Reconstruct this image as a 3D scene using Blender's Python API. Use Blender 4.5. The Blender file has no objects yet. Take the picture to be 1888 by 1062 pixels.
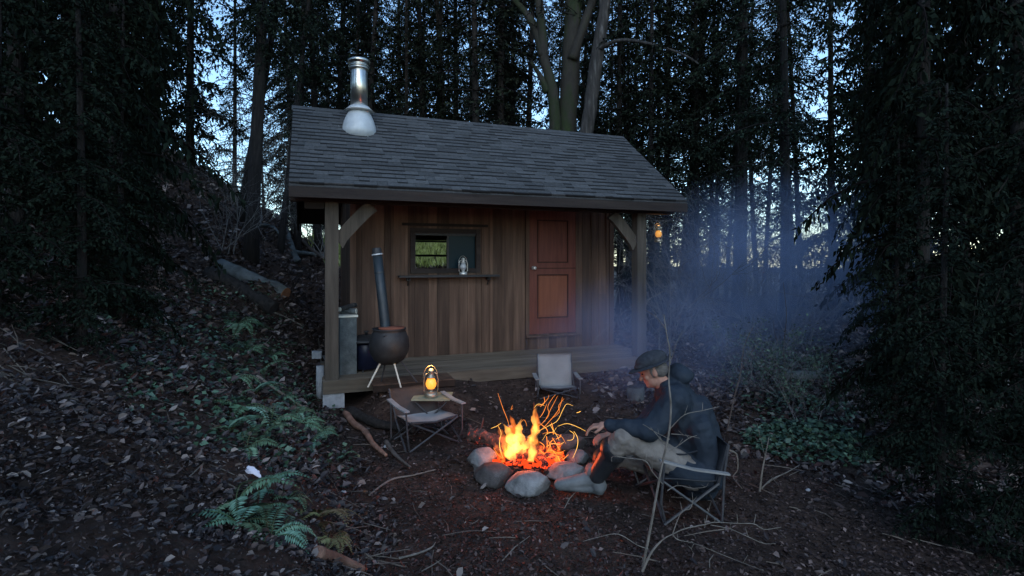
import bpy, math, random
import numpy as np
from mathutils import Vector, Matrix, noise as mnoise
R = math.radians
scene = bpy.context.scene
C = bpy.data.collections.new('woods'); scene.collection.children.link(C)

# ------------------------------------------------------------------ camera
CAMZ, F, HZ = 1.72, 990.0, 480.0
cam_d = bpy.data.cameras.new('camera'); cam = bpy.data.objects.new('camera', cam_d); C.objects.link(cam)
cam.location = (0, 0, CAMZ); cam.rotation_euler = (R(90), 0, 0)
cam_d.sensor_width = 36; cam_d.lens = 36*F/1888; cam_d.shift_y = -(531-HZ)/1888
cam_d.clip_start = .05; cam_d.clip_end = 2000
scene.camera = cam

# ------------------------------------------------------------------ world, sun, exposure
SUN_EL = 32
w = bpy.data.worlds.new('World'); scene.world = w; w.use_nodes = True
nt = w.node_tree; nt.nodes.clear()
sky = nt.nodes.new('ShaderNodeTexSky'); sky.sky_type = 'NISHITA'; sky.sun_disc = False
sky.sun_elevation = R(SUN_EL); sky.sun_rotation = R(180)
sky.air_density = 1.0; sky.dust_density = .4; sky.ozone_density = 4.0
bg = nt.nodes.new('ShaderNodeBackground'); bg.inputs['Strength'].default_value = .15
wo = nt.nodes.new('ShaderNodeOutputWorld')
tn = nt.nodes.new('ShaderNodeMix'); tn.data_type = 'RGBA'; tn.blend_type = 'MULTIPLY'; tn.inputs[0].default_value = 1; tn.inputs[7].default_value = (1.0, 1.02, .95, 1)
nt.links.new(sky.outputs[0], tn.inputs[6]); nt.links.new(tn.outputs[2], bg.inputs['Color']); nt.links.new(bg.outputs[0], wo.inputs['Surface'])
sl = bpy.data.lights.new('overcast_sun', 'SUN'); sl.energy = .25; sl.angle = R(40); sl.color = (.93, .97, 1.0)
so = bpy.data.objects.new('overcast_sun', sl); C.objects.link(so); so.rotation_euler = (R(90-SUN_EL), 0, 0)
scene.view_settings.view_transform = 'Standard'; scene.view_settings.look = 'None'
scene.view_settings.exposure = 1.15; scene.view_settings.gamma = 1.0
scene.render.engine = 'CYCLES'
scene.cycles.use_denoising = True
scene.cycles.max_bounces = 6; scene.cycles.diffuse_bounces = 2; scene.cycles.glossy_bounces = 2
scene.cycles.transmission_bounces = 4; scene.cycles.transparent_max_bounces = 8; scene.cycles.volume_bounces = 0
scene.cycles.sample_clamp_indirect = 3

# ------------------------------------------------------------------ helpers
def sstep(a, b, x):
    t = np.clip((x-a)/(b-a), 0, 1); return t*t*(3-2*t)
def H(x, y):
    """terrain height"""
    x = np.asarray(x, float); y = np.asarray(y, float)
    toe = -.6 - .47*(y-2.93)
    s = np.maximum(toe-x, 0)
    bank = .62*s*sstep(0, .5, s) ; bank = np.where(bank > 2.2, 2.2+(bank-2.2)*.25, bank)
    bank = bank*(1-.6*sstep(18, 30, y))
    back = .24*np.maximum(y-6.0, 0)*(1-sstep(0, 1, (x-toe+.15)/.5))*sstep(6, 7, y)
    yy = np.maximum(y-10.6, 0)
    xb = 1-sstep(-1.6, .6, x)
    hill = (.42*np.minimum(yy, 5.5))*xb
    back = back*(1-sstep(14.5, 19, y)); hill = hill*(1-sstep(17, 24, y))
    hill = np.maximum(hill, back) + .35*np.minimum(hill, back)
    right = .05*np.maximum(x-2.5, 0)*sstep(3, 8, y); right = np.minimum(right, .8)
    drop = -13*sstep(19, 90, y)
    c_, s_ = math.cos(.3613), math.sin(.3613); u = (x+2.13)*c_+(y-6.34)*s_; v = -(x+2.13)*s_+(y-6.34)*c_
    heap = (.23-.07*sstep(1.3, 1.8, u))*sstep(.3, .6, u)*(1-sstep(4.5, 5.2, u))*sstep(-1.15, -.5+.3*sstep(1.2, 1.6, u), v)*(1-sstep(.3, .8, v))
    drop = drop+heap+.38*np.exp(-((x+3.6)**2+(y-8.2)**2)/.32)
    n = .03*np.sin(2.1*x+1.3*y)+.02*np.sin(4.7*x-3.9*y+1)+.012*np.sin(9.1*x+7.3*y)+.010*np.sin(13*x-11*y+2)
    amp = .35+.9*sstep(0, .6, s)+.5*sstep(8.5, 12, y)+.4*sstep(2, 3, x)
    return bank+hill+right+drop+n*amp
def h(x, y): return float(H(x, y))
def at(px, py, Y): return Vector(((px-944)/F*Y, Y, CAMZ+(HZ-py)/F*Y))
def on_ground(px, Y, dz=0):
    x = (px-944)/F*Y; return Vector((x, Y, h(x, Y)+dz))
def ray_ground(px, py):
    Y = 2.4
    while Y < 60:
        p = at(px, py, Y)
        if p.z <= h(p.x, p.y): return Vector((p.x, p.y, h(p.x, p.y)))
        Y += .02
    return at(px, py, 30)

class MB:
    def __init__(s): s.v = []; s.f = []; s.t = []; s.smooth = False
    def add(s, vs, fs, t=1.0):
        b = len(s.v); s.v += [tuple(p) for p in vs]; s.f += [tuple(b+i for i in f) for f in fs]; s.t += [t]*len(fs); return s
    def box(s, c, d, m=None, t=1.0, jit=0):
        m = m or Matrix(); c = Vector(c); vs = []
        for i in (-1, 1):
            for j in (-1, 1):
                for k in (-1, 1):
                    p = Vector((i*d[0]/2, j*d[1]/2, k*d[2]/2))
                    if jit: p += Vector([random.uniform(-jit, jit) for _ in range(3)])
                    vs.append(c+(m @ p))
        return s.add(vs, [(0,1,3,2),(4,6,7,5),(0,4,5,1),(2,3,7,6),(0,2,6,4),(1,5,7,3)], t)
    def box2(s, a, b, t=1.0, jit=0):
        return s.box([(a[i]+b[i])/2 for i in range(3)], [abs(b[i]-a[i]) for i in range(3)], t=t, jit=jit)
    def tube(s, pts, rs, n=6, cap=True, t=1.0, flat=1.0):
        pts = [Vector(p) for p in pts]
        if not hasattr(rs, '__len__'): rs = [rs]*len(pts)
        vs = []; up = Vector((.13, .27, .95))
        for i, p in enumerate(pts):
            d = (pts[min(i+1, len(pts)-1)]-pts[max(i-1, 0)])
            if d.length < 1e-9: d = Vector((0, 0, 1))
            d.normalize()
            a = d.cross(up)
            if a.length < .05: a = d.cross(Vector((1, 0, .1)))
            a.normalize(); b = d.cross(a); 
            for k in range(n):
                q = 2*math.pi*k/n; vs.append(p+a*math.cos(q)*rs[i]+b*math.sin(q)*rs[i]*flat)
        fs = []
        for i in range(len(pts)-1):
            for k in range(n): fs.append((i*n+k, i*n+(k+1) % n, (i+1)*n+(k+1) % n, (i+1)*n+k))
        if cap: fs.append(tuple(range(n))[::-1]); fs.append(tuple((len(pts)-1)*n+k for k in range(n)))
        return s.add(vs, fs, t)
    def lathe(s, prof, c=(0,0,0), n=24, m=None, t=1.0):
        m = m or Matrix(); c = Vector(c); vs = []; fs = []
        for r, z in prof:
            for k in range(n):
                q = 2*math.pi*k/n; vs.append(c+(m @ Vector((r*math.cos(q), r*math.sin(q), z))))
        for i in range(len(prof)-1):
            for k in range(n): fs.append((i*n+k, i*n+(k+1) % n, (i+1)*n+(k+1) % n, (i+1)*n+k))
        fs.append(tuple(range(n))[::-1]); fs.append(tuple((len(prof)-1)*n+k for k in range(n)))
        return s.add(vs, fs, t)
    def ball(s, c, r, n=12, m=None, t=1.0):
        if not hasattr(r, '__len__'): r = (r, r, r)
        m = m or Matrix(); c = Vector(c); vs = []; fs = []
        mm = n//2+1
        for i in range(mm+1):
            th = math.pi*i/mm
            for k in range(n):
                q = 2*math.pi*k/n
                vs.append(c+(m @ Vector((r[0]*math.sin(th)*math.cos(q), r[1]*math.sin(th)*math.sin(q), r[2]*math.cos(th)))))
        for i in range(mm):
            for k in range(n): fs.append((i*n+k, (i+1)*n+k, (i+1)*n+(k+1) % n, i*n+(k+1) % n))
        return s.add(vs, fs, t)
    def cap(s, a, b, ra, rb, n=12):
        """tapered capsule"""
        a = Vector(a); b = Vector(b); d = (b-a); L = d.length; d.normalize()
        pts = []; rr = []
        for q in (-90, -65, -40, -15): pts.append(a+d*ra*math.sin(R(q))); rr.append(max(ra*math.cos(R(q)), 1e-4))
        for q in (15, 40, 65, 90): pts.append(b+d*rb*math.sin(R(q))); rr.append(max(rb*math.cos(R(q)), 1e-4))
        return s.tube(pts, rr, n)
    def build(s, name, m, parent=None, smooth=False, world=None):
        me = bpy.data.meshes.new(name); me.from_pydata(s.v, [], s.f); me.validate(clean_customdata=False)
        if len(set(s.t)) > 1 or (s.t and s.t[0] != 1.0):
            if len(me.polygons) == len(s.t):
                a = me.attributes.new('tint', 'FLOAT', 'FACE'); a.data.foreach_set('value', s.t)
        elif len(me.polygons) == len(s.t):
            a = me.attributes.new('tint', 'FLOAT', 'FACE'); a.data.foreach_set('value', [1.0]*len(s.t))
        if smooth: me.polygons.foreach_set('use_smooth', [True]*len(me.polygons))
        me.materials.append(m)
        o = bpy.data.objects.new(name, me); C.objects.link(o)
        if parent: o.parent = parent
        return o
def tag(o, label=None, cat=None, group=None, kind=None):
    for k, v in (('label', label), ('category', cat), ('group', group), ('kind', kind)):
        if v: o[k] = v
    return o
def thing(name, loc, label, cat, rz=0, group=None):
    o = bpy.data.objects.new(name, None); C.objects.link(o); o.empty_display_size = .1
    o.location = loc; o.rotation_euler = (0, 0, rz); return tag(o, label, cat, group)
def origin(o, p):
    """move a mesh object's origin to p, keeping its world shape"""
    p = Vector(p); o.data.transform(Matrix.Translation(-p)); o.location = p; return o
def copy_tree(o, parent=None):
    c = o.copy(); C.objects.link(c); c.parent = parent
    for ch in list(o.children): copy_tree(ch, c)
    return c
def remesh(o, vox, smooth=4):
    m = o.modifiers.new('remesh', 'REMESH'); m.mode = 'VOXEL'; m.voxel_size = vox; m.use_smooth_shade = True
    if smooth:
        k = o.modifiers.new('smooth', 'SMOOTH'); k.iterations = smooth; k.factor = .5
def point_light(name, loc, energy, color, rad, parent=None):
    l = bpy.data.lights.new(name, 'POINT'); l.energy = energy; l.color = color; l.shadow_soft_size = rad
    o = bpy.data.objects.new(name, l); C.objects.link(o); o.location = loc
    if parent: o.parent = parent
    return o

# leaf quads with numpy
def leafmesh(P, D, N, L, W, fold=.12):
    n = len(P); D = D/np.linalg.norm(D, axis=1, keepdims=True)
    S = np.cross(D, N); S /= (np.linalg.norm(S, axis=1, keepdims=True)+1e-9); U = np.cross(S, D)
    L = np.broadcast_to(L, (n,))[:, None]; W = np.broadcast_to(W, (n,))[:, None]
    v = np.empty((n, 4, 3))
    v[:, 0] = P; v[:, 1] = P+D*L*.45+S*W*.5+U*W*fold; v[:, 2] = P+D*L-U*L*.08; v[:, 3] = P+D*L*.45-S*W*.5+U*W*fold
    return v.reshape(-1, 3)
def leafmesh2(P, D, N, L, W, rg):
    n = len(P); D = D/np.linalg.norm(D, axis=1, keepdims=True)
    S = np.cross(D, N); S /= (np.linalg.norm(S, axis=1, keepdims=True)+1e-9); U = np.cross(S, D); L = L[:, None]; W = W[:, None]
    c1 = rg.uniform(-.1, .5, (n, 1)); c2 = rg.uniform(-.1, .6, (n, 1)); w1 = rg.uniform(.3, .5, (n, 1)); w2 = rg.uniform(.2, .45, (n, 1)); t = P+D*L+U*L*rg.uniform(-.2, .3, (n, 1))
    v = np.empty((n, 8, 3)); 
    v[:, 0] = P; v[:, 1] = P+D*L*.28+S*W*w1+U*W*c1; v[:, 2] = P+D*L*.7+S*W*w2+U*W*c1; v[:, 3] = t
    v[:, 4] = P; v[:, 5] = t; v[:, 6] = P+D*L*.66-S*W*w1+U*W*c2; v[:, 7] = P+D*L*.25-S*W*w2+U*W*c2
    return v.reshape(-1, 3)
def np_build(name, quads, m, extra=None, tint=None, parent=None):
    """quads (4n,3) array + optional MB with tubes"""
    nq = len(quads)//4
    ev = np.array(extra.v) if extra and extra.v else np.zeros((0, 3)); ef = extra.f if extra else []
    ne = len(ev)
    V = np.vstack([ev, quads]) if ne else quads
    idx = (np.arange(nq*4)+ne)
    loops = np.concatenate([np.array([i for f in ef for i in f], dtype=np.int64), idx])
    starts = []; c = 0
    sizes = np.concatenate([np.array([len(f) for f in ef], dtype=np.int64), np.full(nq, 4)])
    st = np.concatenate([[0], np.cumsum(sizes)[:-1]])
    me = bpy.data.meshes.new(name)
    me.vertices.add(len(V)); me.vertices.foreach_set('co', V.ravel().astype(np.float32))
    me.loops.add(len(loops)); me.loops.foreach_set('vertex_index', loops.astype(np.int32))
    me.polygons.add(len(sizes)); me.polygons.foreach_set('loop_start', st.astype(np.int32))
    a = me.attributes.new('tint', 'FLOAT', 'FACE')
    tt = np.concatenate([np.full(len(ef), -1.0), tint if tint is not None else np.random.rand(nq)])
    a.data.foreach_set('value', tt.astype(np.float32))
    me.update(calc_edges=True); me.materials.append(m)
    o = bpy.data.objects.new(name, me); C.objects.link(o)
    if parent: o.parent = parent
    return o

# ------------------------------------------------------------------ materials
def newmat(name):
    m = bpy.data.materials.new(name); m.use_nodes = True; n = m.node_tree; n.nodes.clear()
    out = n.nodes.new('ShaderNodeOutputMaterial'); b = n.nodes.new('ShaderNodeBsdfPrincipled')
    n.links.new(b.outputs[0], out.inputs['Surface']); return m, n, b, out
def ramp(n, cols, fac):
    r = n.nodes.new('ShaderNodeValToRGB'); e = r.color_ramp.elements
    while len(e) < len(cols): e.new(.5)
    for i, c in enumerate(cols):
        e[i].position = c[0]; e[i].color = (*c[1], 1)
    n.links.new(fac, r.inputs[0]); return r.outputs[0]
def noise_tex(n, scale, stretch=(1,1,1), detail=5, rough=.6, coord='Object', dist=0):
    tc = n.nodes.new('ShaderNodeTexCoord'); mp = n.nodes.new('ShaderNodeMapping'); mp.inputs['Scale'].default_value = stretch
    t = n.nodes.new('ShaderNodeTexNoise'); t.inputs['Scale'].default_value = scale; t.inputs['Detail'].default_value = detail
    t.inputs['Roughness'].default_value = rough; t.inputs['Distortion'].default_value = dist
    n.links.new(tc.outputs[coord], mp.inputs[0]); n.links.new(mp.outputs[0], t.inputs['Vector']); return t.outputs['Fac']
def mat(name, cols, scale=6, stretch=(1,1,1), rough=.85, bump=.3, bscale=None, bstretch=None, metal=0, tint=False, dist=0, spec=.3, bdist=.01, rand=0):
    m, n, b, out = newmat(name)
    if len(cols) == 1: cols = [(.3, tuple(c*.8 for c in cols[0])), (.7, tuple(min(c*1.2, 1) for c in cols[0]))]
    col = ramp(n, cols, noise_tex(n, scale, stretch, dist=dist))
    if tint or rand:
        mx = n.nodes.new('ShaderNodeMix'); mx.data_type = 'RGBA'; mx.blend_type = 'MULTIPLY'; mx.inputs[0].default_value = 1
        n.links.new(col, mx.inputs[6])
        if tint:
            at_ = n.nodes.new('ShaderNodeAttribute'); at_.attribute_name = 'tint'; src = at_.outputs['Fac']
        else:
            oi = n.nodes.new('ShaderNodeObjectInfo'); mr = n.nodes.new('ShaderNodeMapRange')
            mr.inputs['To Min'].default_value = 1-rand; mr.inputs['To Max'].default_value = 1+rand
            n.links.new(oi.outputs['Random'], mr.inputs[0]); src = mr.outputs[0]
        n.links.new(src, mx.inputs[7]); col = mx.outputs[2]
    n.links.new(col, b.inputs['Base Color'])
    b.inputs['Roughness'].default_value = rough; b.inputs['Metallic'].default_value = metal
    b.inputs['Specular IOR Level'].default_value = spec
    if bump:
        bp = n.nodes.new('ShaderNodeBump'); bp.inputs['Strength'].default_value = bump; bp.inputs['Distance'].default_value = bdist
        n.links.new(noise_tex(n, bscale or scale*2, bstretch or stretch, detail=8, rough=.7), bp.inputs['Height'])
        n.links.new(bp.outputs[0], b.inputs['Normal'])
    return m
def leafmat(name, cols, bark=(.03, .025, .02), rough=.6, spec=.3, trans=0, rand=.15):
    """colour by the tint of each leaf; tint -1 = twig"""
    m, n, b, out = newmat(name)
    a = n.nodes.new('ShaderNodeAttribute'); a.attribute_name = 'tint'
    col = ramp(n, cols, a.outputs['Fac'])
    lt = n.nodes.new('ShaderNodeMath'); lt.operation = 'LESS_THAN'; lt.inputs[1].default_value = -.5; n.links.new(a.outputs['Fac'], lt.inputs[0])
    mx = n.nodes.new('ShaderNodeMix'); mx.data_type = 'RGBA'; n.links.new(lt.outputs[0], mx.inputs[0]); n.links.new(col, mx.inputs[6]); mx.inputs[7].default_value = (*bark, 1)
    hs = n.nodes.new('ShaderNodeHueSaturation'); oi = n.nodes.new('ShaderNodeObjectInfo')
    for q, lo, hi in (('Hue', .5-rand*.35, .5+rand*.12), ('Value', 1-rand*1.6, 1+rand*1.6)):
        mr = n.nodes.new('ShaderNodeMapRange'); mr.inputs['To Min'].default_value = lo; mr.inputs['To Max'].default_value = hi; n.links.new(oi.outputs['Random'], mr.inputs[0]); n.links.new(mr.outputs[0], hs.inputs[q])
    n.links.new(mx.outputs[2], hs.inputs['Color']); n.links.new(hs.outputs[0], b.inputs['Base Color']); b.inputs['Roughness'].default_value = rough; b.inputs['Specular IOR Level'].default_value = spec
    return m
def emis(name, col, strength):
    m = bpy.data.materials.new(name); m.use_nodes = True; n = m.node_tree; n.nodes.clear()
    out = n.nodes.new('ShaderNodeOutputMaterial'); e = n.nodes.new('ShaderNodeEmission')
    e.inputs[0].default_value = (*col, 1); e.inputs[1].default_value = strength; n.links.new(e.outputs[0], out.inputs[0]); return m

M = {}
M['wood_wall'] = mat('cedar_boards', [(.25, (.048,.029,.020)), (.5, (.09,.053,.035)), (.75, (.14,.088,.06))], 3, (5,5,.35), tint=True, bump=.4, bscale=12, bstretch=(5,5,.3), rough=.75)
M['wood_grey'] = mat('weathered_timber', [(.25, (.04,.033,.026)), (.55, (.078,.066,.052)), (.8, (.12,.103,.082))], 3, (5,5,.4), bump=.5, bscale=10, tint=True)
M['wood_beam'] = mat('beam_timber', [(.25, (.016,.012,.011)), (.6, (.030,.023,.020)), (.8, (.05,.039,.032))], 3, (.4,5,5), bump=.4, bscale=10, tint=True)
M['deck'] = mat('deck_boards', [(.25, (.09,.07,.05)), (.55, (.16,.13,.095)), (.8, (.23,.19,.14))], 3, (.5,6,6), bump=.4, bscale=9, tint=True)
M['door'] = mat('red_door', [(.3, (.10,.030,.020)), (.7, (.165,.052,.033))], 4, (5,5,.5), bump=.2, rough=.55)
M['door_dark'] = mat('door_shade_and_seam', [(.3, (.03,.012,.009)), (.7, (.06,.022,.015))], 4, (5,5,.5), bump=.2)  # dark door tone for the painted panel shade and the mid seam
M['door_panel'] = mat('orange_panel', [(.3, (.15,.048,.025)), (.7, (.22,.075,.038))], 4, (6,6,.4), bump=.2, rough=.5)
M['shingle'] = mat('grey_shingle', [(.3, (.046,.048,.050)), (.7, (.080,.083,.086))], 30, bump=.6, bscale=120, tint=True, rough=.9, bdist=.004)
M['steel'] = mat('brushed_steel', [(.3, (.55,.53,.48)), (.7, (.72,.70,.65))], 4, (1,1,.2), metal=1, rough=.28, bump=.05)
M['galv'] = mat('galvanised_sheet', [(.3, (.42,.45,.47)), (.7, (.56,.59,.6))], 8, metal=.2, rough=.5, bump=.05)
M['black_iron'] = mat('black_iron', [(.3, (.013,.013,.014)), (.7, (.030,.030,.031))], 12, rough=.55, bump=.25, bscale=60, spec=.4)
M['pipe'] = mat('dark_stove_pipe', [(.3, (.012,.018,.022)), (.7, (.026,.036,.043))], 12, rough=.5, bump=.15, bscale=40, spec=.5)
M['blue_enamel'] = mat('blue_enamel', [(.3, (.006,.008,.02)), (.7, (.01,.013,.032))], 6, rough=.35, bump=0)
M['rust'] = mat('rusty_rim', [(.3, (.16,.05,.03)), (.7, (.26,.09,.05))], 14, rough=.8)
M['pale_leg'] = mat('pale_metal_leg', [(.3, (.5,.46,.38)), (.7, (.65,.62,.52))], 10, rough=.5, bump=.1)
M['concrete'] = mat('concrete_block', [(.3, (.22,.24,.25)), (.7, (.36,.38,.40))], 14, bump=.4, bscale=50)
M['fabric_grey'] = mat('grey_canvas', [(.3, (.20,.195,.185)), (.7, (.28,.27,.255))], 5, bump=.3, bscale=180, rough=.95, bdist=.002)
M['fabric_tan'] = mat('pale_canvas', [(.3, (.20,.205,.21)), (.7, (.30,.30,.30))], 5, bump=.3, bscale=160, rough=.95, bdist=.002)
M['fabric_brown'] = mat('brown_canvas', [(.3, (.035,.030,.029)), (.7, (.065,.055,.052))], 5, bump=.3, bscale=160, rough=.95, bdist=.002)
M['frame_dark'] = mat('dark_tube', [(.3, (.03,.03,.033)), (.7, (.06,.058,.06))], 20, rough=.45, bump=.1, spec=.5)
M['brass'] = mat('aged_brass', [(.3, (.28,.24,.17)), (.7, (.45,.40,.30))], 10, metal=.7, rough=.4, bump=.1)
M['silver'] = mat('silver_lantern_metal', [(.3, (.55,.55,.52)), (.7, (.75,.75,.7))], 10, metal=.6, rough=.35, bump=.1)
M['bark_dark'] = mat('dark_bark', [(.3, (.010,.009,.008)), (.6, (.026,.022,.02)), (.8, (.05,.044,.04))], 5, (4,4,.6), bump=1, bscale=7, bstretch=(5,5,.6), bdist=.03, rand=.3)
M['bark_moss'] = mat('mossy_bark', [(.3, (.012,.011,.009)), (.48, (.030,.027,.022)), (.62, (.018,.028,.009)), (.8, (.035,.050,.014))], 2.2, (1,1,.5), bump=1, bscale=9, bstretch=(4,4,.8), bdist=.02)
M['bark_pale'] = mat('pale_bark', [(.3, (.018,.017,.016)), (.55, (.045,.042,.04)), (.75, (.13,.125,.12))], 5, (3,3,.5), bump=1, bscale=8, bstretch=(5,5,.6), bdist=.02)
M['bark_grey'] = mat('grey_log_bark', [(.3, (.05,.056,.056)), (.7, (.13,.145,.145))], 8, (1,1,1), bump=1, bscale=22, bdist=.01)
M['cut_wood'] = mat('cut_wood', [(.3, (.17,.07,.04)), (.7, (.29,.13,.07))], 12, bump=.3)
M['red_root'] = mat('reddish_root', [(.3, (.13,.065,.045)), (.7, (.30,.17,.12))], 10, bump=.9, bscale=30)
M['twig'] = mat('pale_twig', [(.3, (.09,.078,.064)), (.7, (.23,.205,.175))], 14, bump=.5, bscale=60, bdist=.003)
M['twig_dark'] = mat('dark_twig', [(.3, (.05,.04,.034)), (.7, (.12,.10,.085))], 8, bump=.4)
M['twig_mid'] = mat('brown_twig', [(.3, (.07,.055,.045)), (.7, (.20,.17,.14))], 3, bump=.3)
M['char'] = mat('charred_wood', [(.3, (.012,.01,.01)), (.7, (.05,.04,.038))], 14, bump=1, bscale=25)
M['burnt'] = mat('burnt_log', [(.35, (.03,.022,.02)), (.55, (.20,.12,.09)), (.75, (.38,.27,.21))], 7, bump=1, bscale=22, dist=.6)
M['stone'] = mat('grey_stone', [(.3, (.06,.058,.056)), (.48, (.16,.16,.155)), (.62, (.23,.226,.22)), (.8, (.34,.33,.32))], 7, bump=1, bscale=26, bdist=.012, rough=.85, rand=.2)
M['stone_dark'] = mat('sooty_stone', [(.3, (.03,.026,.025)), (.6, (.085,.075,.07)), (.8, (.20,.18,.17))], 7, bump=1, bscale=26, bdist=.012)
M['jacket'] = mat('navy_jacket', [(.3, (.012,.018,.027)), (.7, (.022,.032,.046))], 6, bump=.25, bscale=14, rough=.75, bdist=.02)
M['trouser'] = mat('tan_trousers', [(.3, (.14,.122,.108)), (.7, (.23,.205,.18))], 9, bump=.5, bscale=16, bstretch=(1,1,1), rough=.95, bdist=.02)
M['skin'] = mat('skin', [(.3, (.32,.16,.115)), (.7, (.43,.23,.165))], 12, bump=.15, rough=.6)
M['hair'] = mat('grey_hair', [(.3, (.08,.07,.065)), (.7, (.16,.145,.13))], 30, (1,1,4), bump=.6, bscale=70)
M['cap'] = mat('flat_cap_wool', [(.3, (.022,.025,.031)), (.7, (.045,.049,.058))], 40, bump=.4, bscale=90, rough=1, bdist=.003)
M['boot_black'] = mat('black_rubber', [(.3, (.012,.013,.016)), (.7, (.03,.032,.036))], 8, bump=.2, rough=.45, spec=.5)
M['boot_grey'] = mat('muddy_rubber_foot', [(.3, (.08,.09,.092)), (.7, (.20,.21,.21))], 9, bump=.3, rough=.65)
M['ground'] = None
m, n, b, out = newmat('forest_soil'); M['ground'] = m
c1 = ramp(n, [(.3, (.020,.0145,.012)), (.5, (.055,.038,.030)), (.62, (.095,.069,.057)), (.8, (.15,.115,.096))], noise_tex(n, 7, detail=10, rough=.75))
c2 = ramp(n, [(.35, (.5,.48,.46)), (.7, (1.35,1.15,1.05))], noise_tex(n, .9, detail=4))
mx = n.nodes.new('ShaderNodeMix'); mx.data_type = 'RGBA'; mx.blend_type = 'MULTIPLY'; mx.inputs[0].default_value = 1
n.links.new(c1, mx.inputs[6]); n.links.new(c2, mx.inputs[7]); n.links.new(mx.outputs[2], b.inputs['Base Color'])
b.inputs['Roughness'].default_value = .9; b.inputs['Specular IOR Level'].default_value = .25
bp = n.nodes.new('ShaderNodeBump'); bp.inputs['Strength'].default_value = 1; bp.inputs['Distance'].default_value = .03
n.links.new(noise_tex(n, 22, detail=10, rough=.8), bp.inputs['Height']); n.links.new(bp.outputs[0], b.inputs['Normal'])

m, n, b, out = newmat('lamp_glass'); M['glass'] = m
b.inputs['Base Color'].default_value = (.9,.95,.95,1); b.inputs['Roughness'].default_value = .05; b.inputs['Transmission Weight'].default_value = 1; b.inputs['IOR'].default_value = 1.1
m, n, b, out = newmat('amber_glass'); M['amber'] = m
b.inputs['Base Color'].default_value = (1,.45,.08,1); b.inputs['Roughness'].default_value = .3; b.inputs['Emission Color'].default_value = (1,.34,.03,1); b.inputs['Emission Strength'].default_value = .55
M['lampflame'] = emis('lamp_flame', (1, .55, .12), 9)
M['ember'] = emis('ember', (1, .06, .012), .7)
def emberlog(name, base, s, thr=.56):
    m = mat(name, base, 9, bump=1, bscale=30, dist=.5, bdist=.02); n = m.node_tree; b = [x for x in n.nodes if x.type == 'BSDF_PRINCIPLED'][0]
    f = noise_tex(n, 26, (1,1,1), detail=6, rough=.7, dist=.8); mr = n.nodes.new('ShaderNodeMapRange'); mr.inputs['From Min'].default_value = thr; mr.inputs['From Max'].default_value = thr+.09; mr.inputs['To Max'].default_value = s
    n.links.new(f, mr.inputs[0]); n.links.new(mr.outputs[0], b.inputs['Emission Strength']); b.inputs['Emission Color'].default_value = (1, .07, .02, 1); return m
M['ember_log'] = emberlog('smouldering_wood', [(.35, (.02,.015,.014)), (.6, (.09,.055,.045)), (.8, (.24,.17,.14))], .35, .57)
M['ember_char'] = emberlog('glowing_char', [(.3, (.012,.01,.01)), (.7, (.05,.04,.038))], 1.2, .52)
M['spark'] = emis('spark_trail', (1, .26, .04), .9)
M['spark_hot'] = emis('hot_spark_trail', (1, .5, .1), 1.2)
def flamemat(name, col, s):
    m = bpy.data.materials.new(name); m.use_nodes = True; n = m.node_tree; n.nodes.clear()
    out = n.nodes.new('ShaderNodeOutputMaterial'); e = n.nodes.new('ShaderNodeEmission'); e.inputs[0].default_value = (*col, 1)
    f = noise_tex(n, 12, (1,1,.5), detail=3, dist=.5); mr = n.nodes.new('ShaderNodeMapRange')
    mr.inputs['From Min'].default_value = .4; mr.inputs['From Max'].default_value = .62; mr.inputs['To Min'].default_value = s*.12; mr.inputs['To Max'].default_value = s
    n.links.new(f, mr.inputs[0]); n.links.new(mr.outputs[0], e.inputs[1]); n.links.new(e.outputs[0], out.inputs['Volume']); return m
M['flame'] = flamemat('flame', (1, .20, .02), 12)
M['flame_core'] = flamemat('flame_core', (1, .38, .065), 21)
M['conifer'] = leafmat('conifer_needles', [(0, (.005,.009,.006)), (.6, (.012,.020,.013)), (1, (.026,.040,.024))], bark=(.012,.010,.009), spec=.12, rough=.8)
M['conifer_dense'] = leafmat('dense_needles', [(0, (.004,.007,.005)), (1, (.011,.018,.012))], bark=(.012,.01,.009), spec=.08, rough=.9)
M['broadleaf'] = leafmat('ivy_leaves', [(0, (.02,.04,.03)), (.6, (.05,.10,.06)), (1, (.12,.20,.13))], rough=.4, spec=.5)
M['fern'] = leafmat('fern_fronds', [(0, (.04,.085,.05)), (.6, (.105,.20,.125)), (1, (.22,.35,.24))], bark=(.06,.10,.04), rough=.5, spec=.4, rand=.22)
M['fern_yellow'] = leafmat('yellowing_fronds', [(0, (.08,.09,.03)), (.6, (.16,.16,.06)), (1, (.25,.22,.10))], bark=(.14,.09,.04))
M['grass'] = leafmat('pale_grass', [(0, (.20,.26,.06)), (.6, (.36,.44,.13)), (1, (.48,.52,.24))])
M['litter'] = leafmat('dead_leaves', [(0, (.014,.010,.009)), (.5, (.038,.027,.022)), (.78, (.085,.065,.055)), (.94, (.20,.17,.145)), (1, (.33,.28,.235))], rough=.55, spec=.5)
M['litter_dark'] = leafmat('crumbled_leaves', [(0, (.016,.011,.009)), (.6, (.048,.034,.027)), (.9, (.095,.07,.056)), (1, (.22,.17,.14))], rough=.7)
M['shrubtwig'] = mat('shrub_twigs', [(.3, (.10,.095,.09)), (.7, (.24,.23,.215))], 3, bump=0, rough=.9)
M['window_frame'] = M['wood_beam']

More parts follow.
